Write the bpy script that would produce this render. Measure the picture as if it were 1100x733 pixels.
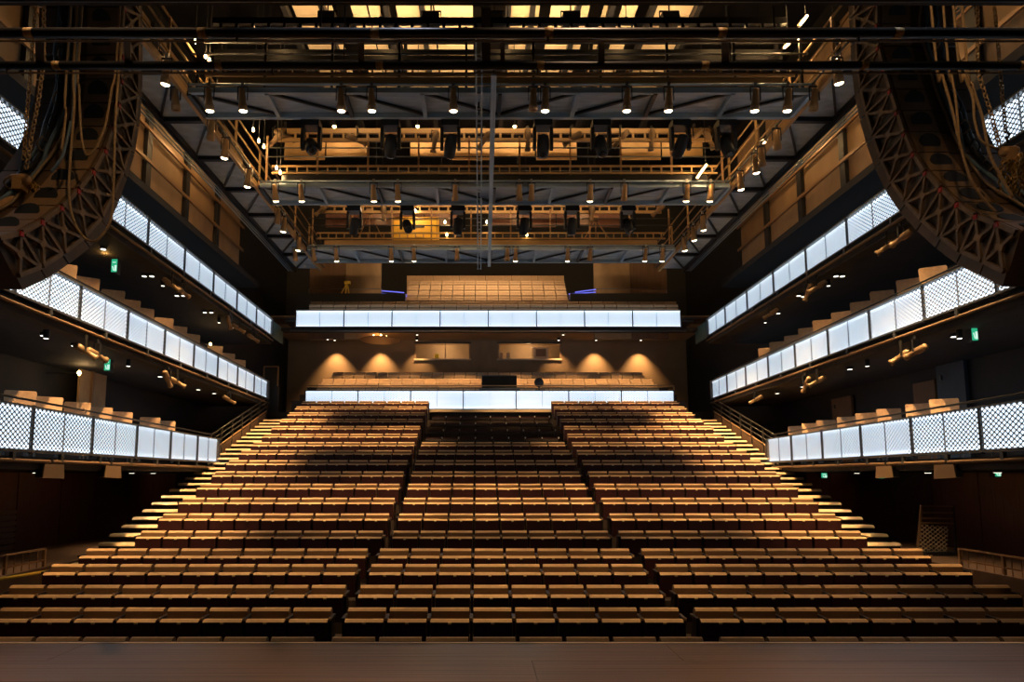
import bpy, bmesh, math, random
from mathutils import Vector, Matrix
random.seed(7)
for _o in list(bpy.data.objects): bpy.data.objects.remove(_o)
SC = bpy.context.scene
COL = SC.collection

# ------------------------------------------------------------------ camera
F, PX, PY, PITCH = 680.0, 513.4, 439.0, math.radians(6.0)
CAM = Vector((-0.46, 0.0, 2.7))
CP, SP = math.cos(PITCH), math.sin(PITCH)
cd = bpy.data.cameras.new('camera'); cam = bpy.data.objects.new('camera', cd); COL.objects.link(cam)
cam.location = CAM; cam.rotation_euler = (math.pi/2 + PITCH, 0, 0)
cd.sensor_width = 36; cd.lens = 36*F/1100; cd.clip_start = .05; cd.clip_end = 200
cd.shift_x = (550-PX)/1100; cd.shift_y = (PY-366.5)/1100
SC.camera = cam

def ray(x, y):
    a, b = (x-PX)/F, (PY-y)/F
    return Vector((a, CP - SP*b, SP + CP*b))
def P(x, y, X=None, Y=None, Z=None):          # pixel -> point on a plane of the hall (world coordinates)
    r = ray(x, y)
    if X is not None: t = (X-CAM.x)/r.x
    elif Y is not None: t = (Y-CAM.y)/r.y
    else: t = (Z-CAM.z)/r.z
    return CAM + r*t
def PD(x, y, d): return CAM + ray(x, y)*d     # at camera depth d

# ------------------------------------------------------------------ world and exposure
w = bpy.data.worlds.new('world'); SC.world = w; w.use_nodes = True
w.node_tree.nodes['Background'].inputs[0].default_value = (0.35, .45, .7, 1)
w.node_tree.nodes['Background'].inputs[1].default_value = 0.0
SC.view_settings.view_transform = 'Standard'; SC.view_settings.look = 'None'
SC.view_settings.exposure = 0.0; SC.view_settings.gamma = 1.0
SC.view_settings.use_curve_mapping = False
WARM = (1.0, .60, .25)
WARM2 = (1.0, .70, .38)
K_HOUSE = 2300.0        # house downlights, watts each
K_WORK = 1.0           # multiplies the small work lights

# ------------------------------------------------------------------ materials
M = {}
def mat(name, col, rough=.6, metal=0.0, emit=None, strength=0.0, var=0.0, scale=6.0, bump=0.0, spec=.5, stretch=None):
    m = bpy.data.materials.new(name); m.use_nodes = True
    nt = m.node_tree; b = nt.nodes['Principled BSDF']
    b.inputs['Base Color'].default_value = (*col, 1); b.inputs['Roughness'].default_value = rough
    b.inputs['Metallic'].default_value = metal
    b.inputs['Specular IOR Level'].default_value = spec
    if emit:
        b.inputs['Emission Color'].default_value = (*emit, 1); b.inputs['Emission Strength'].default_value = strength
    if var or bump:
        tc = nt.nodes.new('ShaderNodeTexCoord'); mp = nt.nodes.new('ShaderNodeMapping')
        mp.inputs['Scale'].default_value = stretch or (1, 1, 1)
        n = nt.nodes.new('ShaderNodeTexNoise'); n.inputs['Scale'].default_value = scale; n.inputs['Detail'].default_value = 4
        nt.links.new(tc.outputs['Object'], mp.inputs[0]); nt.links.new(mp.outputs[0], n.inputs['Vector'])
        if var:
            r = nt.nodes.new('ShaderNodeValToRGB')
            r.color_ramp.elements[0].position = .3; r.color_ramp.elements[1].position = .7
            r.color_ramp.elements[0].color = (*[c*(1-var) for c in col], 1)
            r.color_ramp.elements[1].color = (*[min(1, c*(1+var)) for c in col], 1)
            nt.links.new(n.outputs[0], r.inputs[0]); nt.links.new(r.outputs[0], b.inputs['Base Color'])
        if bump:
            bp = nt.nodes.new('ShaderNodeBump'); bp.inputs['Strength'].default_value = bump; bp.inputs['Distance'].default_value = .01
            nt.links.new(n.outputs[0], bp.inputs['Height']); nt.links.new(bp.outputs[0], b.inputs['Normal'])
    M[name] = m
    return m
mat('black', (.012, .012, .014), .55)
mat('black_metal', (.02, .02, .022), .35, .3)
mat('wall_dark', (.022, .020, .020), .8, var=.25, scale=3)
mat('wall_brown', (.16, .085, .045), .7, var=.2, scale=5, stretch=(6, 6, .6))
mat('wall_tan', (.30, .19, .10), .7, var=.15, scale=4)
mat('wall_rear', (.22, .135, .07), .75, var=.12, scale=4)
mat('infill', (.075, .040, .022), .6, var=.2, scale=5, stretch=(6, 6, .6))
mat('wood_wall', (.10, .035, .022), .45, var=.3, scale=5, stretch=(8, 8, .5))
mat('stage_wood', (.15, .082, .042), .36, var=.5, scale=9, bump=.12, stretch=(.25, 3.2, 1))
mat('edge_wood', (.62, .46, .30), .5, var=.1, scale=10)
mat('tier_floor', (.035, .022, .018), .7, var=.2, scale=8)
mat('step_dark', (.014, .010, .009), .8, var=.2, scale=8)
mat('step_tan', (.60, .45, .28), .5, var=.12, scale=12)
mat('seat_back', (.19, .105, .05), .75, var=.10, scale=30)
mat('seat_red', (.042, .005, .006), .6, var=.15, scale=25)
mat('seat_lit', (.50, .32, .17), .6, var=.1, scale=25)  # paler seat tan with the light on the top edges painted in
mat('seat_frame', (.03, .02, .02), .4, .4)
mat('plate', (.75, .62, .40), .3, .8)
mat('tan_fabric', (.46, .29, .165), .75, var=.12, scale=14)
mat('tan_dark', (.20, .12, .07), .7, var=.1, scale=14)
mat('alu', (.30, .30, .31), .35, .8)
mat('alu_dark', (.10, .105, .11), .4, .6)
mat('blue_steel', (.30, .40, .50), .4, .2, var=.15, scale=4)
mat('deck_sheet', (.30, .40, .52), .5, .0, var=.22, scale=3, stretch=(1, 3, 1))
mat('bridge_ochre', (.42, .26, .11), .5, .1, var=.12, scale=5)
mat('cream', (.62, .50, .34), .8, var=.06, scale=3)
mat('rail_brown', (.28, .16, .08), .45, .3)
mat('service_tan', (.17, .105, .06), .65)
mat('box_yellow', (.85, .48, .03), .5, var=.08, scale=8)
mat('yellow', (.70, .45, .02), .4)
mat('spk_brown', (.075, .045, .028), .5, var=.2, scale=10)
mat('spk_plate', (.20, .125, .065), .5, var=.12, scale=8)
mat('spk_steel', (.16, .105, .065), .45, .3, var=.2, scale=12)
mat('red_pin', (.35, .015, .02), .4)
mat('cable', (.012, .012, .014), .5)
mat('cable_grey', (.20, .14, .09), .6)
mat('cable_blue', (.10, .16, .24), .4)
mat('rope', (.30, .20, .11), .8, var=.2, scale=40)
mat('chain', (.40, .24, .08), .35, .8, var=.3, scale=40)
mat('hoist', (.42, .25, .12), .5, .2, var=.15, scale=10)
mat('tape', (.48, .31, .11), .6)
mat('lamp_body', (.40, .25, .12), .4, .25)
mat('lens_lit', (.9, .8, .6), .3, emit=(1, .80, .50), strength=14)
mat('lens_small', (.9, .9, .9), .3, emit=(1, .92, .78), strength=2.6)
mat('bulb', (.9, .8, .6), .3, emit=(1, .62, .22), strength=26)
mat('tube_lit', (.9, .8, .6), .3, emit=(1, .66, .28), strength=16)
mat('lens_dark', (.03, .03, .035), .15)
mat('exit_green', (.02, .3, .12), .4, emit=(.05, .75, .38), strength=.55)
mat('exit_white', (.8, .9, .85), .4, emit=(.75, 1, .88), strength=.9)
mat('blue_strip', (.1, .1, .5), .4, emit=(.18, .20, 1.0), strength=.9)
mat('backlight', (.7, .8, .9), .5, emit=(.70, .85, 1.0), strength=1.45)
mat('led_strip', (.8, .9, 1), .5, emit=(.75, .88, 1.0), strength=2.6)
mat('teal', (.05, .16, .20), .5)
mat('glass', (.25, .16, .08), .05)
mat('monitor', (.02, .02, .022), .2)
mat('paper_yellow', (.8, .65, .03), .5)
mat('door_blue', (.03, .05, .075), .5, var=.2, scale=2)

def perforated():
    m = bpy.data.materials.new('perforated_metal'); m.use_nodes = True; nt = m.node_tree
    b = nt.nodes['Principled BSDF']; out = nt.nodes['Material Output']
    b.inputs['Base Color'].default_value = (.17, .185, .21, 1); b.inputs['Metallic'].default_value = .2; b.inputs['Roughness'].default_value = .4
    tc = nt.nodes.new('ShaderNodeTexCoord'); sp = nt.nodes.new('ShaderNodeSeparateXYZ'); nt.links.new(tc.outputs['Object'], sp.inputs[0])
    def mth(op, a, bb=None):
        n = nt.nodes.new('ShaderNodeMath'); n.operation = op
        for k, v in enumerate((a, bb)):
            if v is None: continue
            if isinstance(v, (int, float)): n.inputs[k].default_value = v
            else: nt.links.new(v, n.inputs[k])
        return n.outputs[0]
    # staggered diamond holes, pitch 57 mm x 43 mm
    u = mth('MULTIPLY', sp.outputs['X'], 2*math.pi/.114); v = mth('MULTIPLY', sp.outputs['Z'], 2*math.pi/.087)
    s = mth('MULTIPLY', mth('ADD', mth('COSINE', u), mth('COSINE', v)), .5)
    s = mth('ABSOLUTE', s)
    hole = mth('GREATER_THAN', s, .24)
    tr = nt.nodes.new('ShaderNodeBsdfTransparent'); mx = nt.nodes.new('ShaderNodeMixShader')
    nt.links.new(hole, mx.inputs[0]); nt.links.new(b.outputs[0], mx.inputs[1]); nt.links.new(tr.outputs[0], mx.inputs[2])
    nt.links.new(mx.outputs[0], out.inputs['Surface'])
    M['perforated'] = m
perforated()

# ------------------------------------------------------------------ object helpers
def put(o, parent=None):
    COL.objects.link(o)
    if parent is not None:
        o.parent = parent
        o.matrix_parent_inverse = Matrix.Translation(-INV.get(parent.name, Vector((0, 0, 0))))
    return o
INV = {}
def thing(name, label, cat, loc=(0, 0, 0), group=None, kind=None):
    o = bpy.data.objects.new(name, None); COL.objects.link(o); o.location = loc; o.empty_display_size = .1
    INV[o.name] = Vector(loc)
    if label: o['label'] = label
    if cat: o['category'] = cat
    if group: o['group'] = group
    if kind: o['kind'] = kind
    return o
def tag(o, label, cat, group=None, kind=None):
    if label: o['label'] = label
    if cat: o['category'] = cat
    if group: o['group'] = group
    if kind: o['kind'] = kind
    return o
CUBES = {}
def cube_mesh(m):
    if m not in CUBES:
        me = bpy.data.meshes.new('block_' + m)
        v = [(x, y, z) for x in (-.5, .5) for y in (-.5, .5) for z in (-.5, .5)]
        f = [(0, 1, 3, 2), (4, 6, 7, 5), (0, 4, 5, 1), (2, 3, 7, 6), (0, 2, 6, 4), (1, 5, 7, 3)]
        me.from_pydata(v, [], f); me.materials.append(M[m]); CUBES[m] = me
    return CUBES[m]
def box(name, lo, hi, m, parent=None):
    o = bpy.data.objects.new(name, cube_mesh(m))
    lo, hi = Vector(lo), Vector(hi)
    o.location = (lo+hi)/2; o.scale = [max(abs(c), 1e-4) for c in (hi-lo)]
    return put(o, parent)
def frame_of(p0, p1, up=Vector((0, 0, 1))):
    d = (p1-p0); L = d.length; x = d/L
    if abs(x.dot(up)) > .995: up = Vector((0, 1, 0))
    y = up.cross(x).normalized(); z = x.cross(y)
    R = Matrix((x, y, z)).transposed().to_4x4()
    return R, L
def bar(name, p0, p1, wy, hz, m, parent=None, up=Vector((0, 0, 1))):   # square bar between two points
    p0, p1 = Vector(p0), Vector(p1)
    R, L = frame_of(p0, p1, up)
    o = bpy.data.objects.new(name, cube_mesh(m))
    o.location = (p0+p1)/2; o.rotation_euler = R.to_euler(); o.scale = (L, wy, hz)
    return put(o, parent)
def bm_box(bm, lo, hi):
    vs = [bm.verts.new((x, y, z)) for x in (lo[0], hi[0]) for y in (lo[1], hi[1]) for z in (lo[2], hi[2])]
    for f in [(0, 1, 3, 2), (4, 6, 7, 5), (0, 4, 5, 1), (2, 3, 7, 6), (0, 2, 6, 4), (1, 5, 7, 3)]:
        bm.faces.new([vs[i] for i in f])
def bm_bar(bm, p0, p1, wy, hz, up=Vector((0, 0, 1))):
    p0, p1 = Vector(p0), Vector(p1); R, L = frame_of(p0, p1, up); c = (p0+p1)/2
    vs = [bm.verts.new(c + (R.to_3x3() @ Vector((x*L, y*wy, z*hz)))) for x in (-.5, .5) for y in (-.5, .5) for z in (-.5, .5)]
    for f in [(0, 1, 3, 2), (4, 6, 7, 5), (0, 4, 5, 1), (2, 3, 7, 6), (0, 2, 6, 4), (1, 5, 7, 3)]:
        bm.faces.new([vs[i] for i in f])
def bm_prism(bm, prof, x0, x1):        # profile in (y, z), extruded along x
    n = len(prof)
    a = [bm.verts.new((x0, p[0], p[1])) for p in prof]; b = [bm.verts.new((x1, p[0], p[1])) for p in prof]
    for i in range(n): bm.faces.new((a[i], a[(i+1) % n], b[(i+1) % n], b[i]))
    bm.faces.new(a[::-1]); bm.faces.new(b)
def bm_lathe(bm, prof, seg=12, axis='z', cap=True):    # profile (r, h)
    rings = []
    for r, h in prof:
        ring = []
        for k in range(seg):
            a = 2*math.pi*k/seg
            c, s = r*math.cos(a), r*math.sin(a)
            ring.append(bm.verts.new((c, s, h) if axis == 'z' else ((h, c, s) if axis == 'x' else (c, h, s))))
        rings.append(ring)
    for i in range(len(rings)-1):
        for k in range(seg):
            bm.faces.new((rings[i][k], rings[i][(k+1) % seg], rings[i+1][(k+1) % seg], rings[i+1][k]))
    if cap:
        bm.faces.new(rings[0][::-1]); bm.faces.new(rings[-1])
def mesh(name, bm, m, smooth=False):
    bmesh.ops.recalc_face_normals(bm, faces=bm.faces[:])
    me = bpy.data.meshes.new(name); bm.to_mesh(me); bm.free()
    for mm in (m if isinstance(m, (list, tuple)) else [m]): me.materials.append(M[mm])
    if smooth:
        for p in me.polygons: p.use_smooth = True
    return me
def obj(name, me, parent=None, loc=(0, 0, 0), rot=None, local=False):
    o = bpy.data.objects.new(name, me); o.location = loc
    if rot is not None: o.rotation_euler = rot
    COL.objects.link(o)
    if parent is not None:
        o.parent = parent
        if not local: o.matrix_parent_inverse = Matrix.Translation(-INV.get(parent.name, Vector((0, 0, 0))))
    return o
def tube_mesh(name, pts, r, m, seg=8):
    bm = bmesh.new(); pts = [Vector(p) for p in pts]; rings = []
    for i, p in enumerate(pts):
        t = (pts[min(i+1, len(pts)-1)] - pts[max(i-1, 0)]).normalized()
        up = Vector((0, 0, 1)) if abs(t.z) < .9 else Vector((0, 1, 0))
        a = up.cross(t).normalized(); b = t.cross(a)
        rr = r[i] if isinstance(r, (list, tuple)) else r
        rings.append([bm.verts.new(p + a*math.cos(2*math.pi*k/seg)*rr + b*math.sin(2*math.pi*k/seg)*rr) for k in range(seg)])
    for i in range(len(rings)-1):
        for k in range(seg): bm.faces.new((rings[i][k], rings[i][(k+1) % seg], rings[i+1][(k+1) % seg], rings[i+1][k]))
    bm.faces.new(rings[0][::-1]); bm.faces.new(rings[-1])
    return mesh(name, bm, m, True)
def tube(name, pts, r, m, parent=None, seg=8): return obj(name, tube_mesh(name, pts, r, m, seg), parent)
def smooth_path(pts, n=6):       # Catmull-Rom
    pts = [Vector(p) for p in pts]; out = []
    for i in range(len(pts)-1):
        p0, p1, p2, p3 = pts[max(i-1, 0)], pts[i], pts[i+1], pts[min(i+2, len(pts)-1)]
        for k in range(n):
            t = k/n
            out.append(.5*((2*p1) + (p2-p0)*t + (2*p0-5*p1+4*p2-p3)*t*t + (3*p1-p0-3*p2+p3)*t**3))
    return out + [pts[-1]]
def light(kind, name, loc, energy, color, parent=None, size=.1, angle=60, blend=.5, target=None):
    ld = bpy.data.lights.new(name, kind); ld.energy = energy; ld.color = color
    if kind == 'SPOT': ld.spot_size = math.radians(angle); ld.spot_blend = blend; ld.shadow_soft_size = size
    elif kind == 'POINT': ld.shadow_soft_size = size
    o = bpy.data.objects.new(name, ld); o.location = loc
    if target is not None:
        o.rotation_euler = (Vector(target)-Vector(loc)).to_track_quat('-Z', 'Y').to_euler()
    return put(o, parent)
ORD = ['zeroth', 'first', 'second', 'third', 'fourth', 'fifth', 'sixth', 'seventh', 'eighth', 'ninth', 'tenth', 'eleventh', 'twelfth',
       'thirteenth', 'fourteenth', 'fifteenth', 'sixteenth', 'seventeenth', 'eighteenth', 'nineteenth', 'twentieth'] + \
      ['twenty-' + s for s in ('first', 'second', 'third', 'fourth', 'fifth', 'sixth', 'seventh', 'eighth', 'ninth')] + ['thirtieth'] + \
      ['thirty-' + s for s in ('first', 'second', 'third', 'fourth', 'fifth')]
SIDES = ((-1, 'left'), (1, 'right'))

# ------------------------------------------------------------------ seating rows: (depth from camera, pixel height of the backrest top)
ROWPX = [(7.33, 686), (8.23, 654), (9.13, 629.5), (10.03, 606.8), (10.93, 590), (12.70, 570.7), (13.60, 552), (14.50, 535), (15.42, 519.9),
         (16.3, 506.6), (17.2, 494.5), (18.1, 483.8), (19.05, 475), (20.0, 466), (20.9, 457.6), (21.8, 450), (22.7, 443), (23.55, 436.6), (24.45, 430.8)]
SEATH, SEATW = .78, .545
ROWS = []
for d, y in ROWPX:
    p = PD(526, y, d); ROWS.append((p.y, p.z-SEATH))
FLOOR0 = ROWS[0][1]
STAGE_Z = 1.12
STAGE_Y = P(526, 690.2, Z=STAGE_Z).y

# ------------------------------------------------------------------ the room
def structure(o): o['kind'] = 'structure'; return o
floor = structure(box('floor', (-13, -6, FLOOR0-.3), (13, 36, FLOOR0), 'tier_floor'))
structure(box('wall_left', (-11.2, -6, -.4), (-11.0, 36, 18), 'wall_dark'))
structure(box('wall_right', (11.0, -6, -.4), (11.2, 36, 18), 'wall_dark'))
structure(box('wall_back', (-11.2, 34, -.4), (11.2, 34.2, 18), 'wall_dark'))
structure(box('wall_front', (-11.2, -6.2, -.4), (11.2, -6, 18), 'black'))
structure(box('ceiling', (-11.2, -6.2, 18), (11.2, 34.2, 18.2), 'black'))

# stage
st = thing('stage', 'dark stained wooden stage floor along the bottom of the picture', 'stage', (0, STAGE_Y-3, FLOOR0))
box('stage_base', (-10.9, -5.9, FLOOR0), (10.9, STAGE_Y-.06, STAGE_Z-.04), 'black', st)
nb = 22
ys = [-5.9 + (STAGE_Y-.05+5.9)*i/nb for i in range(nb+1)]
for i in range(nb):
    if ys[i+1] < .5: continue
    for j in range(4):
        x0 = -10.9 + j*5.45 + (1.3 if i % 2 else 0)*(j > 0); x1 = -10.9 + (j+1)*5.45 + (1.3 if i % 2 else 0)*(j < 3)
        box('floor_board', (x0+.002, ys[i]+.0015, STAGE_Z-.04), (x1-.002, ys[i+1]-.0015, STAGE_Z - (.0006 if (i+j) % 3 else 0)), 'stage_wood', st)
box('edge_strip', (-10.9, STAGE_Y-.05, STAGE_Z-.08), (10.9, STAGE_Y, STAGE_Z+.004), 'edge_wood', st)

# raked tiers, one slab for each row
tiers = structure(thing('floor_tier', None, None, (0, ROWS[5][0], FLOOR0)))
STEPX0, STEPX1 = 7.38, 8.55
for i, (y, z) in enumerate(ROWS):
    if i == 0: continue
    y0 = (y + ROWS[i-1][0])/2 - .02 if i != 5 else y - .55
    y1 = (y + ROWS[i+1][0])/2 - .02 if i < 18 else y + .5
    if i == 4: y1 = ROWS[5][0] - .55
    box('tier', (-7.36, y0, FLOOR0), (7.36, y1, z), 'tier_floor', tiers)
    if i >= 6:
        pass
# side stairs: two steps for each tier
for s, side in SIDES:
    stair = structure(thing('stair_flight', None, None, (s*8, ROWS[6][0], FLOOR0)))
    zs = []
    for i in range(5, 19):
        y, z = ROWS[i]; zp = ROWS[i-1][1]
        if i == 5: zs.append((y-.5, z))
        else:
            zs.append((y-.9, (z+zp)/2)); zs.append((y-.48, z))
    for k, (y, z) in enumerate(zs):
        y1 = zs[k+1][0] if k+1 < len(zs) else y + 1.0
        a, b = sorted((s*STEPX0, s*STEPX1))
        sb = box('step', (a, y, z-.35), (b, y1+.02, z), 'step_dark', stair)
        bm = bmesh.new(); bm_prism(bm, [(y-.055, z-.055), (y-.055, z-.04), (y-.005, z+.008), (y+.14, z+.008), (y+.14, z-.055)], a, b)
        no = obj('nosing', mesh('nosing', bm, 'step_tan')); no.parent = sb
        no.matrix_parent_inverse = (Matrix.LocRotScale(sb.location, None, sb.scale)).inverted()
        sb_par = sb
# ------------------------------------------------------------------ theatre seats
def seat_meshes(back_m='seat_back', rim='seat_lit'):
    W = SEATW-.055; h = W/2; d = {}
    bm = bmesh.new()       # reclined backrest with a rounded top
    bm_prism(bm, [(-.02, .30), (.055, .28), (.115, .72), (.10, .765), (.07, .78), (.03, .775), (.005, .745)], -h, h)
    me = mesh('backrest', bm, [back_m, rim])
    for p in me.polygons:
        if p.normal.z > .35: p.material_index = 1  # upward faces take the paler tan: overhead light put into the colour
    d['backrest'] = me
    bm = bmesh.new()       # tipped-up seat: cushion behind, red shell in front, rounded top edge
    bm_prism(bm, [(-.165, .31), (-.10, .29), (-.045, .33), (-.075, .62), (-.10, .668), (-.125, .68), (-.16, .672), (-.19, .645)], -h, h)
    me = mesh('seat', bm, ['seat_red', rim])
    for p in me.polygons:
        if p.normal.z > .25: p.material_index = 1  # same painted light along the top edge of the tipped seat
    d['seat'] = me
    bm = bmesh.new(); bm_box(bm, (-.022, -.198, .622), (.022, -.188, .648)); d['number_plate'] = mesh('number_plate', bm, 'plate')
    bm = bmesh.new()       # arm standard between two seats
    bm_prism(bm, [(-.15, .655), (-.15, .69), (.09, .70), (.09, .66)], h+.006, h+.049)
    d['armrest'] = mesh('armrest', bm, 'seat_frame')
    bm = bmesh.new(); bm_box(bm, (h+.010, -.165, .66), (h+.045, -.149, .695)); d['arm_tip'] = mesh('arm_tip', bm, 'seat_lit')
    bm = bmesh.new()
    bm_prism(bm, [(-.10, 0), (-.13, .655), (.02, .655), (.10, .40), (.12, 0)], h+.012, h+.043)
    bm_box(bm, (h+.002, -.16, 0), (h+.053, .17, .02))
    d['standard'] = mesh('standard', bm, 'seat_frame')
    bm = bmesh.new(); bm_prism(bm, [(.055, .30), (.075, .29), (.125, .70), (.115, .72)], -h+.01, h-.01); d['back_shell'] = mesh('back_shell', bm, 'seat_red')
    return d
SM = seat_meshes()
def block_x(b):
    if b == 0: return [-7.25 + SEATW*(k+.5) for k in range(9)]
    if b == 1: return [SEATW*(k-3.5) for k in range(8)]
    return [7.25 - SEATW*(8-k+.5) for k in range(9)]
BL = ['left block', 'centre block', 'right block']
stuff_seats = []; low_seats = []
def add_seat(loc, label, group, md, parts):
    t = thing('theatre_chair', label, 'seat', loc, group)
    for k in parts:
        o = bpy.data.objects.new(k, md[k]); COL.objects.link(o); o.parent = t
    return t
PARTS = ['backrest', 'seat', 'number_plate', 'armrest', 'arm_tip', 'standard', 'back_shell']
# far seats join into one object
for i, (y, z) in enumerate(ROWS):
    for b in range(3):
        if b == 1 and i in (13, 18): continue
        for k, x in enumerate(block_x(b)):
            if b == 1 and 14 <= i <= 17: low_seats.append((i, k, (x, y, z))); continue
            if i <= 10 or (i == 11 and b == 1):
                row = 'front row by the stage' if i == 0 else ORD[i+1] + ' row from the stage'
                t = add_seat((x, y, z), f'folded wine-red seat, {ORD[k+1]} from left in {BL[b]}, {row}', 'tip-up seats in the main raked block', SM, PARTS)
                if k == 0 and b != 1 or (b == 1 and k == 0):     # the block's first seat also carries the outer arm
                    for nm in ('armrest', 'standard'):
                        o = bpy.data.objects.new(nm, SM[nm]); COL.objects.link(o); o.parent = t; o.location = (-SEATW, 0, 0)
            else: stuff_seats.append((x, y, z))
def join_copies(name, md, parts, locs):
    vs, fs, mi, mats = [], [], [], []
    for p in parts:
        me = md[p]; base = len(mats)
        for m in me.materials: mats.append(m)
        V = [v.co.copy() for v in me.vertices]; Fc = [(list(q.vertices), q.material_index) for q in me.polygons]
        for L in locs:
            o = len(vs); vs += [(v.x+L[0], v.y+L[1], v.z+L[2]) for v in V]
            for q, m in Fc: fs.append([o+a for a in q]); mi.append(base+m)
    me = bpy.data.meshes.new(name); me.from_pydata(vs, [], fs)
    for m in mats: me.materials.append(m)
    me.polygons.foreach_set('material_index', mi); me.update()
    o = bpy.data.objects.new(name, me); COL.objects.link(o); return o
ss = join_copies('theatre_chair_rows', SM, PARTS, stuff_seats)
tag(ss, 'small far rows of folded wine-red seats below the rear balcony front', 'seat', kind='stuff')
# lowered dark seats at the top of the centre block
bm = bmesh.new(); hw = (SEATW-.055)/2
bm_prism(bm, [(-.18, .26), (.14, .26), (.14, .32), (-.16, .34)], -hw, hw); LOWSEAT = mesh('seat', bm, 'seat_frame')
bm = bmesh.new(); bm_prism(bm, [(-.12, .33), (.16, .33), (.16, .37), (-.12, .38)], -hw, hw); LOWBACK = mesh('folded_back', bm, 'seat_red')
bm = bmesh.new(); bm_box(bm, (hw+.008, -.15, .0), (hw+.047, .1, .36)); LOWARM = mesh('standard', bm, 'seat_frame')
bm = bmesh.new(); bm_box(bm, (hw+.01, -.165, .345), (hw+.045, -.15, .40)); LOWTIP = mesh('arm_tip', bm, 'exit_white')
mat('arm_metal', (.85, .82, .75), .5); LOWTIP.materials.clear(); LOWTIP.materials.append(M['arm_metal'])
for i, k, L in low_seats:
    t = thing('theatre_chair', f'dark seat folded flat, {ORD[k+1]} from left, {ORD[18-i]} dark centre row below balcony ledge', 'seat', L, 'flat folded seats at the top of the centre block')
    for nm, me in (('seat', LOWSEAT), ('folded_back', LOWBACK), ('standard', LOWARM), ('arm_tip', LOWTIP)):
        o = bpy.data.objects.new(nm, me); COL.objects.link(o); o.parent = t
# ------------------------------------------------------------------ balcony fronts
def panel_mesh(L, H):
    bm = bmesh.new(); bm_box(bm, (0, -.004, 0), (L, .004, H)); return mesh('panel', bm, 'perforated')
PM = {}
def fascia(root, p0, p1, ztop, h, plen, nrm, first=0.0, rail=True):
    """lit panels between p0 and p1 (xy), nrm = outward normal (towards the hall)"""
    p0, p1, nrm = Vector((*p0, 0)), Vector((*p1, 0)), Vector((*nrm, 0)).normalized()
    d = (p1-p0); L = d.length; u = d/L; ang = math.atan2(u.y, u.x)
    n = max(1, round(L/plen)); pl = L/n; half = pl/2
    key = (round(half, 3), h)
    if key not in PM: PM[key] = panel_mesh(half-.018, h-.03)
    zb = ztop-h
    for k in range(n):
        for j in range(2):
            q = p0 + u*(k*pl + j*half + .009) + nrm*.03
            obj('panel', PM[key], root, (q.x, q.y, zb+.015), (0, 0, ang))
        q = p0 + u*(k*pl) + nrm*.03
        bar('post', (q.x, q.y, zb-.06), (q.x, q.y, ztop+.03), .045, .04, 'black_metal', root)
        q = p0 + u*(k*pl+half) + nrm*.015
        bar('mullion', (q.x, q.y, zb), (q.x, q.y, ztop), .02, .02, 'alu', root)
    q = p1 + nrm*.03; bar('post', (q.x, q.y, zb-.06), (q.x, q.y, ztop+.03), .045, .04, 'black_metal', root)
    a, b = p0 - nrm*.06, p1 - nrm*.06
    bar('backlight', (a.x, a.y, ztop-h/2), (b.x, b.y, ztop-h/2), .02, h-.04, 'backlight', root)
    a, b = p0 - nrm*.045, p1 - nrm*.045
    for zz in (zb+.06, ztop-.04): bar('light_strip', (a.x, a.y, zz), (b.x, b.y, zz), .012, .045, 'led_strip', root)
    a, b = p0 - nrm*.01, p1 - nrm*.01
    bar('top_rail', (a.x, a.y, ztop), (b.x, b.y, ztop), .14, .03, 'alu_dark', root)
    bar('bottom_rail', (a.x, a.y, zb-.015), (b.x, b.y, zb-.015), .16, .04, 'alu_dark', root)
    if rail:
        a, b = p0 - nrm*.12, p1 - nrm*.12
        tube('handrail', [(a.x, a.y, ztop+.13), (b.x, b.y, ztop+.13)], .02, 'black_metal', root)
    return u, nrm
LEV = {'lower': dict(y0=6.5, y1=19.5, x0=7.40, x1=8.45, zt=2.7+1.095, h=.70),
       'middle': dict(y0=6.5, y1=24.6, x0=7.93, x1=8.70, zt=2.7+3.65, h=.68),
       'upper': dict(y0=6.5, y1=24.1, x0=8.03, x1=8.45, zt=2.7+6.0, h=.66)}
def fx(lv, y): L = LEV[lv]; return L['x0'] + (L['x1']-L['x0'])*(y-L['y0'])/(L['y1']-L['y0'])
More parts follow.
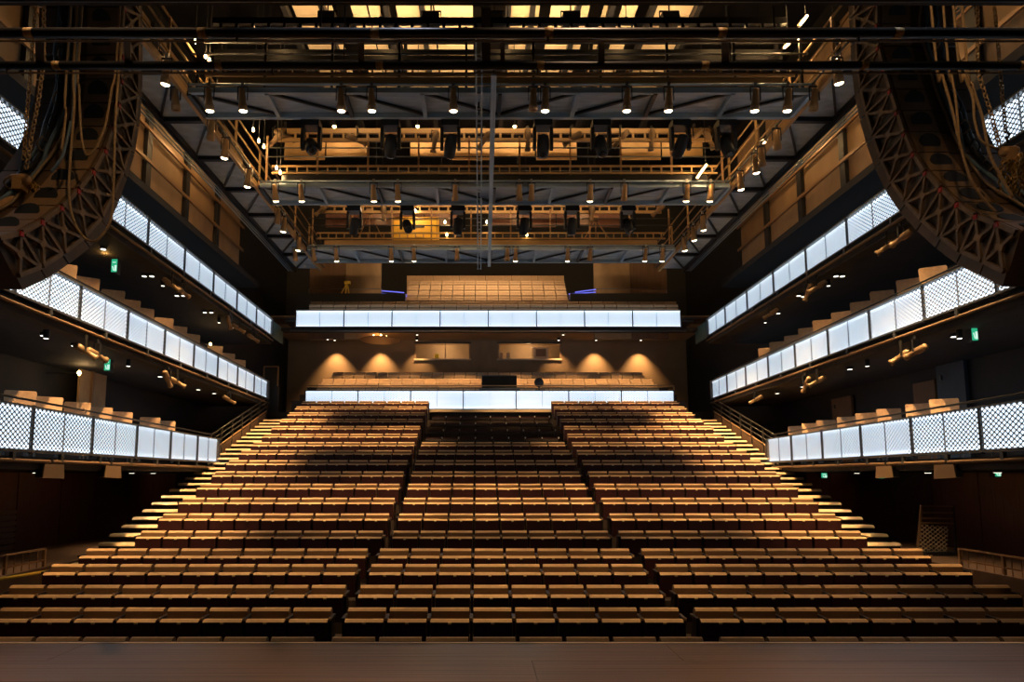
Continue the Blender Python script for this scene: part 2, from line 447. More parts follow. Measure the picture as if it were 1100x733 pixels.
for s, side in SIDES:
    for lv, L in LEV.items():
        zt, h = L['zt'], L['h']; zb = zt-h
        root = thing('balcony', f'{lv} {side} side balcony with backlit perforated metal front', 'balcony', (s*9.5, 15, zb-.35))
        p0, p1 = (s*L['x0'], L['y0']), (s*L['x1'], L['y1'])
        u, n = fascia(root, p0, p1, zt, h, 1.9, (-s, .05*s*s))
        # floor slab (follows the front)
        bm = bmesh.new()
        pts = [(s*(L['x0']+.02), L['y0']), (s*(L['x1']+.02), L['y1']), (s*10.98, L['y1']), (s*10.98, L['y0'])]
        lo = [bm.verts.new((x, y, zb-.30)) for x, y in pts]; hi = [bm.verts.new((x, y, zb-.10)) for x, y in pts]
        for k in range(4): bm.faces.new((lo[k], lo[(k+1) % 4], hi[(k+1) % 4], hi[k]))
        bm.faces.new(lo[::-1]); bm.faces.new(hi)
        obj('slab', mesh('slab', bm, 'wall_dark'), root)
        if lv == 'middle':
            bm = bmesh.new()
            pts = [(s*(L['x0']+.08), L['y0']), (s*(L['x1']+.08), L['y1']), (s*(L['x1']+1.0), L['y1']), (s*(L['x0']+1.0), L['y0'])]
            lo = [bm.verts.new((x, y, zb-.11)) for x, y in pts]; hi = [bm.verts.new((x, y, zb+.02)) for x, y in pts]
            for k in range(4): bm.faces.new((lo[k], lo[(k+1) % 4], hi[(k+1) % 4], hi[k]))
            bm.faces.new(lo[::-1]); bm.faces.new(hi)
            obj('riser', mesh('riser', bm, 'wall_dark'), root)
        # tan service rail under the front
        a = Vector((s*(L['x0']-.05), L['y0'], zb-.17)); b = Vector((s*(L['x1']-.05), L['y1'], zb-.17))
        tube('service_rail', [a, b], .032, 'service_tan', root)
        nb_ = 10
        for k in range(nb_):
            q = a.lerp(b, (k+.5)/nb_)
            box('bracket', (q.x-.03, q.y-.03, zb-.18), (q.x+.03, q.y+.03, zb-.04), 'alu_dark', root)
        if lv == 'upper':      # teal return panel at the far end
            x = s*(L['x1']+.04)
            bm = bmesh.new(); bm_box(bm, (min(x, x+s*.0)-.3*(s < 0)*0, L['y1']+.02, zb), (x+.01, L['y1']+1.5, zt)); 
            obj('end_panel', mesh('end_panel', bm, 'teal'), root)
# ------------------------------------------------------------------ rear balcony fronts, floors and walls
YB = 25.0
ru = thing('balcony', 'upper rear balcony with backlit perforated front facing the stage', 'balcony', (0, YB+3, 8.2))
zt_u = P(526, 333.5, Y=YB).z
xl, xr = P(318, 340, Y=YB).x, P(731, 340, Y=YB).x
fascia(ru, (xl, YB), (xr, YB), zt_u, .68, 1.86, (0, -1))
box('slab', (-8.4, YB+.05, zt_u-.82), (8.4, YB+.5, zt_u-.70), 'wall_dark', ru); box('slab', (-8.4, YB+.5, zt_u-.36), (8.4, YB+1.6, zt_u-.26), 'wall_dark', ru)
tube('service_rail', [(xl-.2, YB-.05, zt_u-.86), (xr+.2, YB-.05, zt_u-.86)], .04, 'alu', ru)
YL = 25.0
rl = thing('balcony', 'lower rear balcony with backlit front behind the last seat rows', 'balcony', (0, YL+3, 4.9))
zt_l = P(526, 420, Y=YL).z
xl2, xr2 = P(328, 430, Y=YL).x, P(724, 430, Y=YL).x
fascia(rl, (xl2, YL), (xr2, YL), zt_l, .73, 2.08, (0, -1))
zfl = zt_l-.85
box('slab', (-9.9, YL+.02, zfl-.5), (9.9, 33.9, zfl), 'wall_dark', rl)
# lit ledge below the middle of the lower rear front
zl = P(526, 441.0, Y=24.7).z
lx0, lx1 = P(461, 443, Y=24.7).x, P(592, 443, Y=24.7).x
tag(box('ledge', (lx0, 24.35, zl-.10), (lx1, 24.97, zl), 'edge_wood'), 'narrow lit wooden ledge under the middle of rear balcony front', 'ledge')
box('ledge_base', (lx0, 24.5, ROWS[17][1]-.3), (lx1, 24.97, zl-.1), 'black', bpy.data.objects['ledge']).matrix_parent_inverse = bpy.data.objects['ledge'].matrix_basis.inverted()
# rear wall of the stalls with the control room windows
YW = 31.0
ceil_z = zt_u-.2
wb = structure(thing('wall_rear', None, None, (0, YW, zfl)))
bw = [(446, 505), (535, 602)]
wx = [(P(a, 378, Y=YW).x, P(b, 378, Y=YW).x) for a, b in bw]
wz0, wz1 = P(526, 386.5, Y=YW).z, P(526, 368.5, Y=YW).z
ceil_z = wz1+.14
def wallbox(x0, x1, z0, z1): box('wall_panel', (x0, YW, z0), (x1, YW+.15, z1), 'wall_rear', wb)
wallbox(-9.9, wx[0][0], zfl, ceil_z+.3); wallbox(wx[0][1], wx[1][0], zfl, ceil_z+.3); wallbox(wx[1][1], 9.9, zfl, ceil_z+.3)
for a, b in wx: wallbox(a, b, zfl, wz0); wallbox(a, b, wz1, ceil_z+.3)
for k, (a, b) in enumerate(wx):
    wn = structure(thing(f'window_{k+1}', None, None, ((a+b)/2, YW, wz0)))
    bar('window_sill', (a-.05, YW-.03, wz0), (b+.05, YW-.03, wz0), .12, .07, 'edge_wood', wn)
    bar('window_head', (a-.05, YW-.01, wz1), (b+.05, YW-.01, wz1), .08, .05, 'black', wn)
    for x in (a, b): bar('window_jamb', (x, YW-.01, wz0), (x, YW-.01, wz1), .08, .06, 'rail_brown', wn)
    bar('mullion', ((a*.45+b*.55), YW+.02, wz0), ((a*.45+b*.55), YW+.02, wz1), .04, .04, 'rail_brown', wn)
    rm = structure(thing(f'wall_booth', None, None, ((a+b)/2, YW+1, wz0)))
    box('booth_back', (a-.4, YW+1.9, wz0-.8), (b+.4, YW+2.0, wz1+.4), 'wall_tan', rm)
    box('booth_floor', (a-.4, YW+.15, wz0-.9), (b+.4, YW+2.0, wz0-.8), 'wall_brown', rm)
    box('booth_ceiling', (a-.4, YW+.15, wz1+.3), (b+.4, YW+2.0, wz1+.4), 'wall_tan', rm)
    cl = thing('ceiling_lamp', ['round lamp inside the left control room window', 'round lamp inside the right control room window'][k], 'lamp', ((a+b)/2, YW+1, wz1+.2))
    bm = bmesh.new(); bm_lathe(bm, [(.10, .1), (.10, .03)], 10); obj('housing', mesh('housing', bm, 'lamp_body'), cl, ((a+b)/2, YW+1, wz1+.2))
    bm = bmesh.new(); bm_lathe(bm, [(.08, .03), (.07, 0)], 10); obj('lens', mesh('lens', bm, 'lens_small'), cl, ((a+b)/2, YW+1, wz1+.2))
    light('POINT', 'booth_light', ((a+b)/2, YW+.9, wz1-.05), 60*K_WORK, WARM2, cl, .08)
def in_booth(px, py, wpx, hpx, m, name, label, cat, dy=.6):
    a = P(px-wpx/2, py+hpx/2, Y=YW+dy); b = P(px+wpx/2, py-hpx/2, Y=YW+dy)
    return tag(box(name, (a.x, YW+dy, a.z), (b.x, YW+dy+.06, b.z), m), label, cat)
in_booth(469, 382.5, 5, 4, 'paper_yellow', 'notice', 'small yellow notice inside the left control room window', 'notice')
t = thing('control_screen', 'framed pale screen standing inside the right control room window', 'screen', P(582, 384, Y=YW+.5))
a, b = P(573, 385, Y=YW+.5), P(589, 373, Y=YW+.5)
box('frame', (a.x, YW+.5, a.z), (b.x, YW+.56, b.z), 'edge_wood', t); box('screen', (a.x+.12, YW+.485, a.z+.1), (b.x-.12, YW+.5, b.z-.1), 'tan_dark', t)
for k, x in enumerate((538, 546)): in_booth(x, 382, 4, 6, 'edge_wood', 'cabinet', ['first', 'second'][k] + ' small pale box behind the left end of right control window', 'box')

# soffit below the upper rear balcony
structure(box('ceiling_soffit', (-9.9, YB+1.6, ceil_z), (9.9, YW-.01, ceil_z+.12), 'wall_tan'))
# wall scallop lamps and other downlights
SCN = {360: 'far left', 408: 'second from left', 448: 'third from left', 600: 'third from right', 640: 'second from right', 688: 'far right'}
for px_, nm in SCN.items():
    q = P(px_, 368, Y=YW-.45)
    t = thing('wall_washer', f'ceiling downlight washing the rear wall, {nm}', 'lamp', (q.x, YW-.55, ceil_z-.14), 'wall washing downlights at the rear wall')
    bm = bmesh.new(); bm_lathe(bm, [(.07, .14), (.07, .01)], 10); obj('housing', mesh('housing', bm, 'black_metal'), t, (q.x, YW-.55, ceil_z-.14))
    bm = bmesh.new(); bm_lathe(bm, [(.055, .012), (.05, 0)], 10); obj('lens', mesh('lens', bm, 'lens_small'), t, (q.x, YW-.55, ceil_z-.14))
    light('SPOT', 'washer_light', (q.x, YW-.55, ceil_z-.16), (760 if px_ not in (448, 600) else 300), WARM, t, .03, 80, .9, (q.x, YW+.1, zfl))
# ------------------------------------------------------------------ tan seats: generic upright seat of the rear and upper balconies
def tan_seat_meshes(W=.50, H=.80):
    d = {}; h = W/2-.012
    bm = bmesh.new(); bm_prism(bm, [(-.02, .36), (.06, .34), (.13, H-.03), (.11, H), (.06, H), (.03, H-.03)], -h, h); d['backrest'] = mesh('backrest', bm, 'tan_fabric')
    bm = bmesh.new(); bm_prism(bm, [(-.16, .30), (-.08, .28), (-.04, .33), (-.06, .60), (-.10, .63), (-.17, .62), (-.19, .58)], -h, h); d['seat'] = mesh('seat', bm, 'tan_fabric')
    bm = bmesh.new(); bm_prism(bm, [(-.1, 0), (-.12, .58), (.04, .58), (.1, 0)], h-.002, h+.02); d['standard'] = mesh('standard', bm, 'seat_frame')
    return d
TS = tan_seat_meshes()
def tan_row(ypx, Y, x0px, x1px, where, group, order):
    top = P(526, ypx, Y=Y); z = top.z-.80
    xa, xb = P(x0px, ypx, Y=Y).x, P(x1px, ypx, Y=Y).x
    n = max(1, round((xb-xa)/.52)); p = (xb-xa)/n
    for k in range(n):
        t = thing('gallery_chair', f'tan upholstered seat, {ORD[k+1]} from left, {where}', 'seat', (xa+p*(k+.5), Y, z), group)
        for nm in ('backrest', 'seat', 'standard'):
            o = bpy.data.objects.new(nm, TS[nm]); COL.objects.link(o); o.parent = t
    return z
rt = structure(thing('floor_rear', None, None, (0, 28, zfl)))
for i, (yp, Y, a, b, wh) in enumerate([(412.5, 27.0, 341, 707, 'front row behind lower rear balcony front'), (407, 28.2, 346, 701, 'middle row behind lower rear balcony front'), (400, 29.4, 357, 691, 'back row along the lit rear wall')]):
    z = tan_row(yp, Y, a, b, wh, 'tan seats behind the lower rear balcony front', i)
    box('tier', (-8.3, Y-.55, zfl-.1), (8.3, Y+.65, z), 'tier_floor', rt)
# upper gallery rows
gt = structure(thing('floor_gallery', None, None, (0, 28, zt_u-.7)))
GR = [(323.7, 26.0, 333, 727, 'front gallery row just above the upper rear front'), (318.5, 26.9, 436, 610, 'second row of the upper gallery block'), (312.8, 27.8, 437, 609, 'third row of the upper gallery block'),
      (307, 28.7, 438, 608, 'fourth row of the upper gallery block'), (301.6, 29.6, 439, 607, 'top row of the upper gallery block')]
for i, (yp, Y, a, b, wh) in enumerate(GR):
    z = tan_row(yp, Y, a, b, wh, 'tan seats in the upper gallery', i)
    xa = 9.9 if i == 0 else 3.9
    box('tier', (-xa, Y-.5, min(z-.08, ceil_z+.14)), (xa, Y+.45, z), 'tier_floor', gt)
a, b = P(437, 296.5, Y=30.15), P(606, 303, Y=30.15)
gb = structure(thing('wall_gallery', None, None, (0, 30.2, zt_u)))
n = 6
for k in range(n):
    x0 = a.x + (b.x-a.x)*k/n
    box('wall_panel', (x0+.01, 30.12, b.z-1.2), (x0+(b.x-a.x)/n-.01, 30.2, a.z), 'tan_fabric', gb)
# dark parapets and brown wall panels beside the gallery block
for s, side, xs in ((-1, 'left', (318, 436)), (1, 'right', (612, 728))):
    a, b = P(xs[0], 324, Y=27.0), P(xs[1], 317, Y=27.0)
    tag(box('parapet', (a.x, 26.75, ceil_z+.13), (b.x, 27.0, b.z), 'black'), f'black parapet wall beside the upper gallery seats on the {side}', 'parapet')
    c, d = (P(332, 316, Y=29.0), P(410, 283, Y=29.0)) if s < 0 else (P(638, 316, Y=29.0), P(716, 283, Y=29.0))
    w_ = structure(thing('wall_side_gallery', None, None, ((c.x+d.x)/2, 29, zt_u)))
    for k in range(2):
        x0, x1 = c.x+(d.x-c.x)*k/2, c.x+(d.x-c.x)*(k+1)/2
        box('wall_panel', (x0+.01, 29.0, zt_u-.3), (x1-.01, 29.1, d.z), 'wall_brown' if (k == 0) == (s < 0) else 'wall_tan', w_)
    a, b = P(332 if s < 0 else 638, 310.5, Y=28.6), P(410 if s < 0 else 716, 310.5, Y=28.6)
    gr = thing('guard_rail', f'thin metal guard rail before the brown gallery wall on the {side}', 'railing', (a.x, 28.6, zt_u))
    tube('rail', [a, b], .018, 'alu', gr); 
    for q in (a, a.lerp(b, .5), b): tube('post', [(q.x, q.y, zt_u), q], .015, 'alu', gr)
    # blue lit stair strips
    pts = [(410, 312.5, 434, 314.5), (410, 315.5, 437, 317), (431, 318.5, 437, 318.8), (431, 321, 437, 321.3)] if s < 0 else [(640, 311, 618, 314), (640, 314, 611, 316), (612, 318, 618, 318.3), (612, 320.5, 618, 320.8)]
    bs = thing('stair_lighting', f'blue lit step edges beside the upper gallery seats on the {side}', 'light strip', P(pts[0][0], 318, Y=27.4))
    for x0, y0, x1, y1 in pts: bar('light_strip', P(x0, y0, Y=27.5), P(x1, y1, Y=27.2), .03, .04, 'blue_strip', bs)
tr = thing('tripod', 'small yellow tripod standing on the left gallery parapet', 'tripod', P(372, 317, Y=27.05))
for dx in (-5, 0, 4): bar('leg', P(371+dx, 316.5, Y=27.0+.05*dx/5), P(373, 304, Y=27.0), .05, .05, 'box_yellow', tr)
box('head', P(370.5, 306, Y=27.05), P(376, 302, Y=26.9), 'box_yellow', tr)
# control desk in the middle of the lower rear balcony
q = P(535, 416, Y=25.6)
t = thing('mixing_desk', 'black mixing desk with lid behind the middle of rear balcony front', 'desk', (q.x, 25.6, zfl))
a, b = P(515, 418, Y=25.5), P(558, 403, Y=25.5)
box('desk_body', (a.x, 25.35, a.z-.2), (b.x, 25.8, a.z), 'black', t)
box('lid', (a.x+.1, 25.7, a.z), (b.x-.1, 25.76, b.z), 'monitor', t)
bar('top_edge', (a.x, 25.33, a.z), (b.x, 25.33, a.z), .03, .05, 'alu', t); bar('lid_edge', (a.x+.1, 25.69, b.z), (b.x-.1, 25.69, b.z), .03, .03, 'alu_dark', t)
for k in (.1, .5, .9):
    x = a.x*(1-k)+b.x*k; box('desk_leg', (x-.04, 25.5, zfl), (x+.04, 25.58, a.z-.2), 'black', t)
ck = thing('office_chair', 'dark chair back beside the mixing desk on the right', 'chair', P(579, 416, Y=26.2))
bm = bmesh.new(); bm_lathe(bm, [(.02, -.06), (.18, -.03), (.2, .0), (.18, .03), (.02, .06)], 12, 'y'); q = P(579, 411, Y=26.2); obj('backrest', mesh('backrest', bm, 'black'), ck, q)
tube('stem', [q, (q.x, q.y, zfl)], .03, 'black_metal', ck); box('seat', (q.x-.2, q.y-.35, q.z-.42), (q.x+.2, q.y, q.z-.34), 'black', ck)
hr = thing('guard_rail', 'thin handrail running above the lower rear balcony front', 'railing', (0, 25.3, zfl))
tube('rail', [P(330, 414.5, Y=25.3), P(724, 414.5, Y=25.3)], .02, 'rail_brown', hr)
for x in (330, 400, 470, 583, 655, 724): q = P(x, 414.5, Y=25.3); tube('post', [(q.x, q.y, zfl), q], .018, 'rail_brown', hr)
# ------------------------------------------------------------------ side platforms and their fittings
for s, side in SIDES:
    a, b = sorted((s*8.58, s*10.98))
    structure(box('floor_side', (a, 10.2, FLOOR0), (b, 24.5, .98), 'wall_brown'))
    r = thing('guard_rail', f'low brown guard rail along the {side} side walkway beside the front rows', 'railing', (s*8.7, 10.3, .98))
    P0 = [Vector((s*8.66, y, .98)) for y in (10.25, 11.2, 12.2)] 
    for q in P0: bar('post', q, q+Vector((0, 0, .34)), .05, .05, 'rail_brown', r)
    for h in (.12, .33): bar('rail', P0[0]+Vector((0, 0, h)), P0[-1]+Vector((0, 0, h)), .03, .03, 'rail_brown', r)
    for k in range(1, 10):
        q = P0[0].lerp(P0[-1], k/10); bar('baluster', q, q+Vector((0, 0, .33)), .012, .012, 'rail_brown', r)
    # wood wall panels and door below the lower balcony
    wp = structure(thing('wall_stalls_' + side, None, None, (s*10.9, 14, .98)))
    for k in range(9):
        y = 8.4 + k*1.5
        box('wall_panel', (s*10.86-.02, y+.012, .98 if y > 10 else FLOOR0), (s*10.86+.02, y+1.488, 2.7+.05), 'wood_wall', wp)
# yellow handrail at far left
yr = thing('handrail', 'bright yellow handrail at the lower left edge', 'railing', P(25, 622, X=-8.2))
tube('rail', [P(-12, 624, X=-8.4), P(51, 614, X=-8.45)], .025, 'yellow', yr)
tube('post', [P(47, 614, X=-8.45), P(47, 630, X=-8.45)], .02, 'rail_brown', yr)
# wire mesh trolley on the right walkway, louvred vent on the left wall
def perforated_dark():
    m = M['perforated'].copy(); m.name = 'mesh_brown'; m.node_tree.nodes['Principled BSDF'].inputs['Base Color'].default_value = (.55, .42, .28, 1)
    M['mesh_brown'] = m
perforated_dark()
tg = thing('trolley', 'leaning wire mesh trolley against the dark wall on the right', 'trolley', P(1003, 597, Z=.98))
c = P(1003, 597, Z=.98); YT = c.y
def tq(x, y): return P(x, y, Y=YT)
box('tray', (tq(984, 597).x, YT-.1, .98), (tq(1026, 597).x, YT+.5, 1.06), 'black', tg)
bm = bmesh.new()
q = [tq(984, 594), tq(1017, 597), tq(1019, 566), tq(988, 563)]
vs = [bm.verts.new(v) for v in q] + [bm.verts.new(v + Vector((0, .02, 0))) for v in q]
for f in [(0, 1, 2, 3), (7, 6, 5, 4), (0, 4, 5, 1), (1, 5, 6, 2), (2, 6, 7, 3), (3, 7, 4, 0)]: bm.faces.new([vs[i] for i in f])
obj('mesh_panel', mesh('mesh_panel', bm, 'mesh_brown'), tg)
for k, y in enumerate((544, 551, 557, 562)): bar('rail', tq(989.5-k*.5, y), tq(1024, y+.5), .03, .03, 'rail_brown', tg)
bar('post', tq(985, 597), tq(990, 543), .04, .04, 'rail_brown', tg); bar('post', tq(1027, 597), tq(1024, 543), .04, .04, 'black', tg)
vt = thing('vent_grille', 'dark louvred grille on the wall at the far left', 'vent', P(7, 605, X=-10.8))
a, b = P(-8, 603, X=-10.82), P(15, 550, X=-10.82)
for k in range(9):
    z = a.z + (b.z-a.z)*k/8; bar('slat', (-10.78, a.y, z), (-10.78, b.y, z), .05, .09, 'wall_brown', vt)
# stair handrails with brown infill
for s, side in SIDES:
    X = s*8.62
    g = (lambda x, y: P(x, y, X=X)) if s < 0 else (lambda x, y: P(x, y, X=X))
    pts = [(232, 461), (288, 406)] if s < 0 else [(826, 459), (764, 421)]
    A, B = g(*pts[0]), g(*pts[1])
    yA, yB = 19.3, 24.3
    zA = 2.7+1.05; zB = ROWS[17][1]+1.05
    A, B = Vector((X, yA, zA+.15)), Vector((X, yB, zB+.15))
    t = thing('stair_railing', f'dark stair handrail with brown infill panels at the {side} aisle', 'railing', (X, yA, zA-1))
    for k in range(4): tube('rail', [A-Vector((0, 0, .17*k)), B-Vector((0, 0, .17*k))], .022, 'black_metal' if k < 3 else 'rail_brown', t)
    n = 6
    for k in range(n+1):
        q = A.lerp(B, k/n); bar('post', q-Vector((0, 0, 1.25)), q+Vector((0, 0, .02)), .05, .05, 'black_metal', t)
        if k < n:
            q2 = A.lerp(B, (k+1)/n)
            bm = bmesh.new(); o1, o2 = .06, -.06
            vv = [Vector((X-.01, q.y+o1, q.z-1.25)), Vector((X-.01, q2.y+o2, q2.z-1.25)), Vector((X-.01, q2.y+o2, q2.z-.56)), Vector((X-.01, q.y+o1, q.z-.56))]
            vs = [bm.verts.new(v) for v in vv] + [bm.verts.new(v+Vector((.02, 0, 0))) for v in vv]
            for f in [(0, 1, 2, 3), (7, 6, 5, 4), (0, 4, 5, 1), (1, 5, 6, 2), (2, 6, 7, 3), (3, 7, 4, 0)]: bm.faces.new([vs[i] for i in f])
            obj('infill_panel', mesh('infill_panel', bm, 'infill'), t)
# picture-like framed door at the far end of the middle left balcony
a, b = P(283, 415, Y=25.4), P(299, 394, Y=25.4)
fr = thing('door_frame', 'small lit doorway frame at the far end of middle left balcony', 'door', ((a.x+b.x)/2, 25.4, a.z))
for p, q in (((a.x, a.z), (a.x, b.z)), ((b.x, a.z), (b.x, b.z)), ((a.x, b.z), (b.x, b.z))): bar('jamb', (p[0], 25.4, p[1]), (q[0], 25.4, q[1]), .05, .04, 'rail_brown', fr)
box('door_leaf', (a.x, 25.45, a.z), (b.x, 25.48, b.z), 'black', fr); box('threshold', (a.x-.05, 25.38, zfl), (b.x+.05, 25.5, a.z), 'black', fr)

# ------------------------------------------------------------------ chairs in the side boxes
def chair_meshes():
    d = {}
    bm = bmesh.new()
    pr = [(-.24, .46), (.24, .46), (.28, 1.14), (.26, 1.17), (-.26, 1.17), (-.28, 1.14)]
    a = [bm.verts.new((x, .20+(z-.46)*.15, z)) for x, z in pr]; b = [bm.verts.new((x, .25+(z-.46)*.15, z)) for x, z in pr]
    for i in range(6): bm.faces.new((a[i], a[(i+1) % 6], b[(i+1) % 6], b[i]))
    bm.faces.new(a[::-1]); bm.faces.new(b); d['backrest'] = mesh('backrest', bm, 'tan_fabric')
    bm = bmesh.new(); bm_prism(bm, [(-.22, .42), (.22, .40), (.22, .47), (-.20, .49)], -.24, .24); d['seat'] = mesh('seat', bm, 'tan_fabric')
    bm = bmesh.new(); bm_box(bm, (-.018, -.018, 0), (.018, .018, .42)); d['leg'] = mesh('leg', bm, 'black_metal')
    bm = bmesh.new(); bm_prism(bm, [(-.2, .62), (-.2, .65), (.24, .68), (.24, .64)], -.022, .022); d['armrest'] = mesh('armrest', bm, 'tan_dark')
    return d
CH = chair_meshes()
def box_chair(loc, rz, label):
    t = thing('box_chair', label, 'chair', loc, 'chairs in the side balcony boxes'); t.rotation_euler = (0, 0, rz); t.scale = (.84, 1, 1)
    for nm, off in [('backrest', (0, 0, 0)), ('seat', (0, 0, 0))] + [('leg', (x, y, 0)) for x in (-.2, .2) for y in (-.18, .2)] + [('armrest', (x, 0, 0)) for x in (-.25, .25)]:
        o = bpy.data.objects.new(nm, CH[nm]); COL.objects.link(o); o.parent = t; o.location = off
SEATPX = {('lower', -1): [19, 52, 80, 107, 132, 160, 179], ('lower', 1): [1017, 987, 958, 932, 909, 889, 871, 854],
          ('middle', -1): [66, 94, 119, 139, 156, 175, 192, 208, 231, 246, 259], ('middle', 1): [1005, 977, 951, 926, 903, 885, 867, 850, 836, 822]}
for (lv, s), xs in SEATPX.items():
    L = LEV[lv]; side = 'left' if s < 0 else 'right'
    for k, x in enumerate(xs):
        a = (x-PX)/F
        # find Y where a point .45 m behind the front is seen at this column
        Y = 15.0
        for _ in range(20):
            X = s*(fx(lv, Y)+(.55 if lv == 'lower' else .34)); dep = (X-CAM.x)/a; Y = (dep-(L['zt']+.15-CAM.z)*SP)/CP
        box_chair((X, Y, L['zt']-L['h']-.10 + (.12 if lv == 'middle' else 0)), math.radians(-s*(30 + 7*math.sin(k*2.1))), f'tan chair in the {lv} {side} balcony, {ORD[k+1]} from the stage')

# ------------------------------------------------------------------ lighting bridges
DZ = 10.70
def build_bridge(idx, Y0, Y1, label):
    X0, X1 = -6.5, 6.5
    r = thing('lighting_bridge', label, 'lighting bridge', (0, (Y0+Y1)/2, DZ))
    n = 8; wdt = (X1-X0)/n
    for k in range(n):
        xa, xb = X0+k*wdt, X0+(k+1)*wdt
        box('deck_panel', (xa+.02, Y0+.08, DZ), (xb-.02, Y1-.05, DZ+.03), 'deck_sheet', r)
        bar('cross_beam', (xa, Y0, DZ-.06), (xa, Y1, DZ-.06), .08, .10, 'blue_steel' if k % 2 else 'black_metal', r)
        sg = 1 if xa + wdt/2 < 0 else -1
        p, q = ((xa+.05, Y0+.05), (xb-.05, Y1-.05)) if sg > 0 else ((xb-.05, Y0+.05), (xa+.05, Y1-.05))
        bar('brace', (*p, DZ-.04), (*q, DZ-.04), .05, .05, 'black_metal', r)
    bar('cross_beam', (X1, Y0, DZ-.06), (X1, Y1, DZ-.06), .08, .10, 'blue_steel', r)
    bar('edge_beam', (X0, Y0, DZ-.02), (X1, Y0, DZ-.02), .08, .12, 'blue_steel', r)
    bar('edge_beam', (X0, Y1, DZ-.04), (X1, Y1, DZ-.04), .08, .14, 'blue_steel', r)
    tube('lamp_pipe', [(X0+.05, Y0-.12, DZ+.05), (X1-.05, Y0-.12, DZ+.05)], .025, 'blue_steel', r)
    tube('lamp_pipe', [(X0+.05, Y1+.25, DZ+.03), (X1-.05, Y1+.25, DZ+.03)], .025, 'alu', r)
    # lower ochre beam, kick ladder, handrails and posts on the face towards the stage
    bar('lower_beam', (X0+.6, Y0+.02, DZ+.20), (X1-.6, Y0+.02, DZ+.20), .06, .17, 'black_metal' if idx == 1 else 'bridge_ochre', r)
    for h in (.36, .56): bar('ladder_rail', (X0+.3, Y0+.04, DZ+h), (X1-.3, Y0+.04, DZ+h), .04, .05, 'bridge_ochre', r)
    m = 44
    bm = bmesh.new()
    for k in range(m):
        x = X0+.3 + (X1-X0-.6)*(k+.5)/m; bm_box(bm, (x-.02, Y0+.03, DZ+.36), (x+.02, Y0+.05, DZ+.56))
    ru_ = obj('ladder_rungs', mesh('ladder_rungs', bm, 'bridge_ochre'), r); ru_['kind'] = 'stuff'
    for h in (.84, 1.10): tube('handrail', [(X0, Y0+.04, DZ+h), (X1, Y0+.04, DZ+h)], .02, 'alu_dark', r)
    for k in range(10):
        x = X0+.15 + (X1-X0-.3)*k/9; bar('rail_post', (x, Y0+.05, DZ), (x, Y0+.05, DZ+1.45), .05, .05, ('black_metal', 'rail_brown', 'rail_brown')[idx], r)
    # upper slotted beam
    for h in (1.36, 1.62): bar('upper_beam', (X0+.4, Y0+.1, DZ+h), (X1-.4, Y0+.1, DZ+h), .08, .09 if h < 1.5 else .14, 'bridge_ochre' if idx else 'black_metal', r)
    bm = bmesh.new()
    for k in range(36):
        x = X0+.4 + (X1-X0-.8)*(k+.5)/36; bm_box(bm, (x-.03, Y0+.07, DZ+1.38), (x+.03, Y0+.11, DZ+1.56))
    ru_ = obj('beam_webs', mesh('beam_webs', bm, 'bridge_ochre' if idx else 'black_metal'), r); ru_['kind'] = 'stuff'
    # rear wall panels of the bridge
    for k in range(10):
        x = X0+.3+(X1-X0-.6)*k/10
        if idx == 0 or (k*7+idx) % 5 == 0: continue
        box('rear_panel', (x+.02, Y1-.04, DZ+1.25+.1*((k*3) % 2)), (x+(X1-X0-.6)/10-.02, Y1-.02, DZ+1.8), 'bridge_ochre' if idx == 1 else 'wood_wall', r)
    for h in (.5, .9): tube('handrail', [(X0, Y1-.06, DZ+h), (X1, Y1-.06, DZ+h)], .02, 'alu_dark', r)
    return r
BR = [(12.46, 13.32), (16.8, 17.85), (21.7, 22.95)]
BN = ['lighting bridge nearest the stage, grey sheet underside and ochre rails', 'middle lighting bridge with ochre handrails and grey underside', 'rear lighting bridge with ochre beams and yellow box above gallery']
for i, (a, b) in enumerate(BR):
    br_ = build_bridge(i, a, b, BN[i])
    if i == 0:
        for y0, y1 in ((31, 46), (53, 57.5), (59.5, 64)):
            za, zb2 = P(513, y1, Y=13.35).z, P(513, y0, Y=13.35).z
            bar('upper_chord', (-6.4, 13.38, (za+zb2)/2), (6.4, 13.38, (za+zb2)/2), .06, zb2-za, 'black', br_)
        for x in (-6.3, -2.1, 2.1, 6.3): bar('upper_post', (x, 13.42, DZ), (x, 13.42, P(513, 31, Y=13.35).z), .08, .08, 'black', br_)
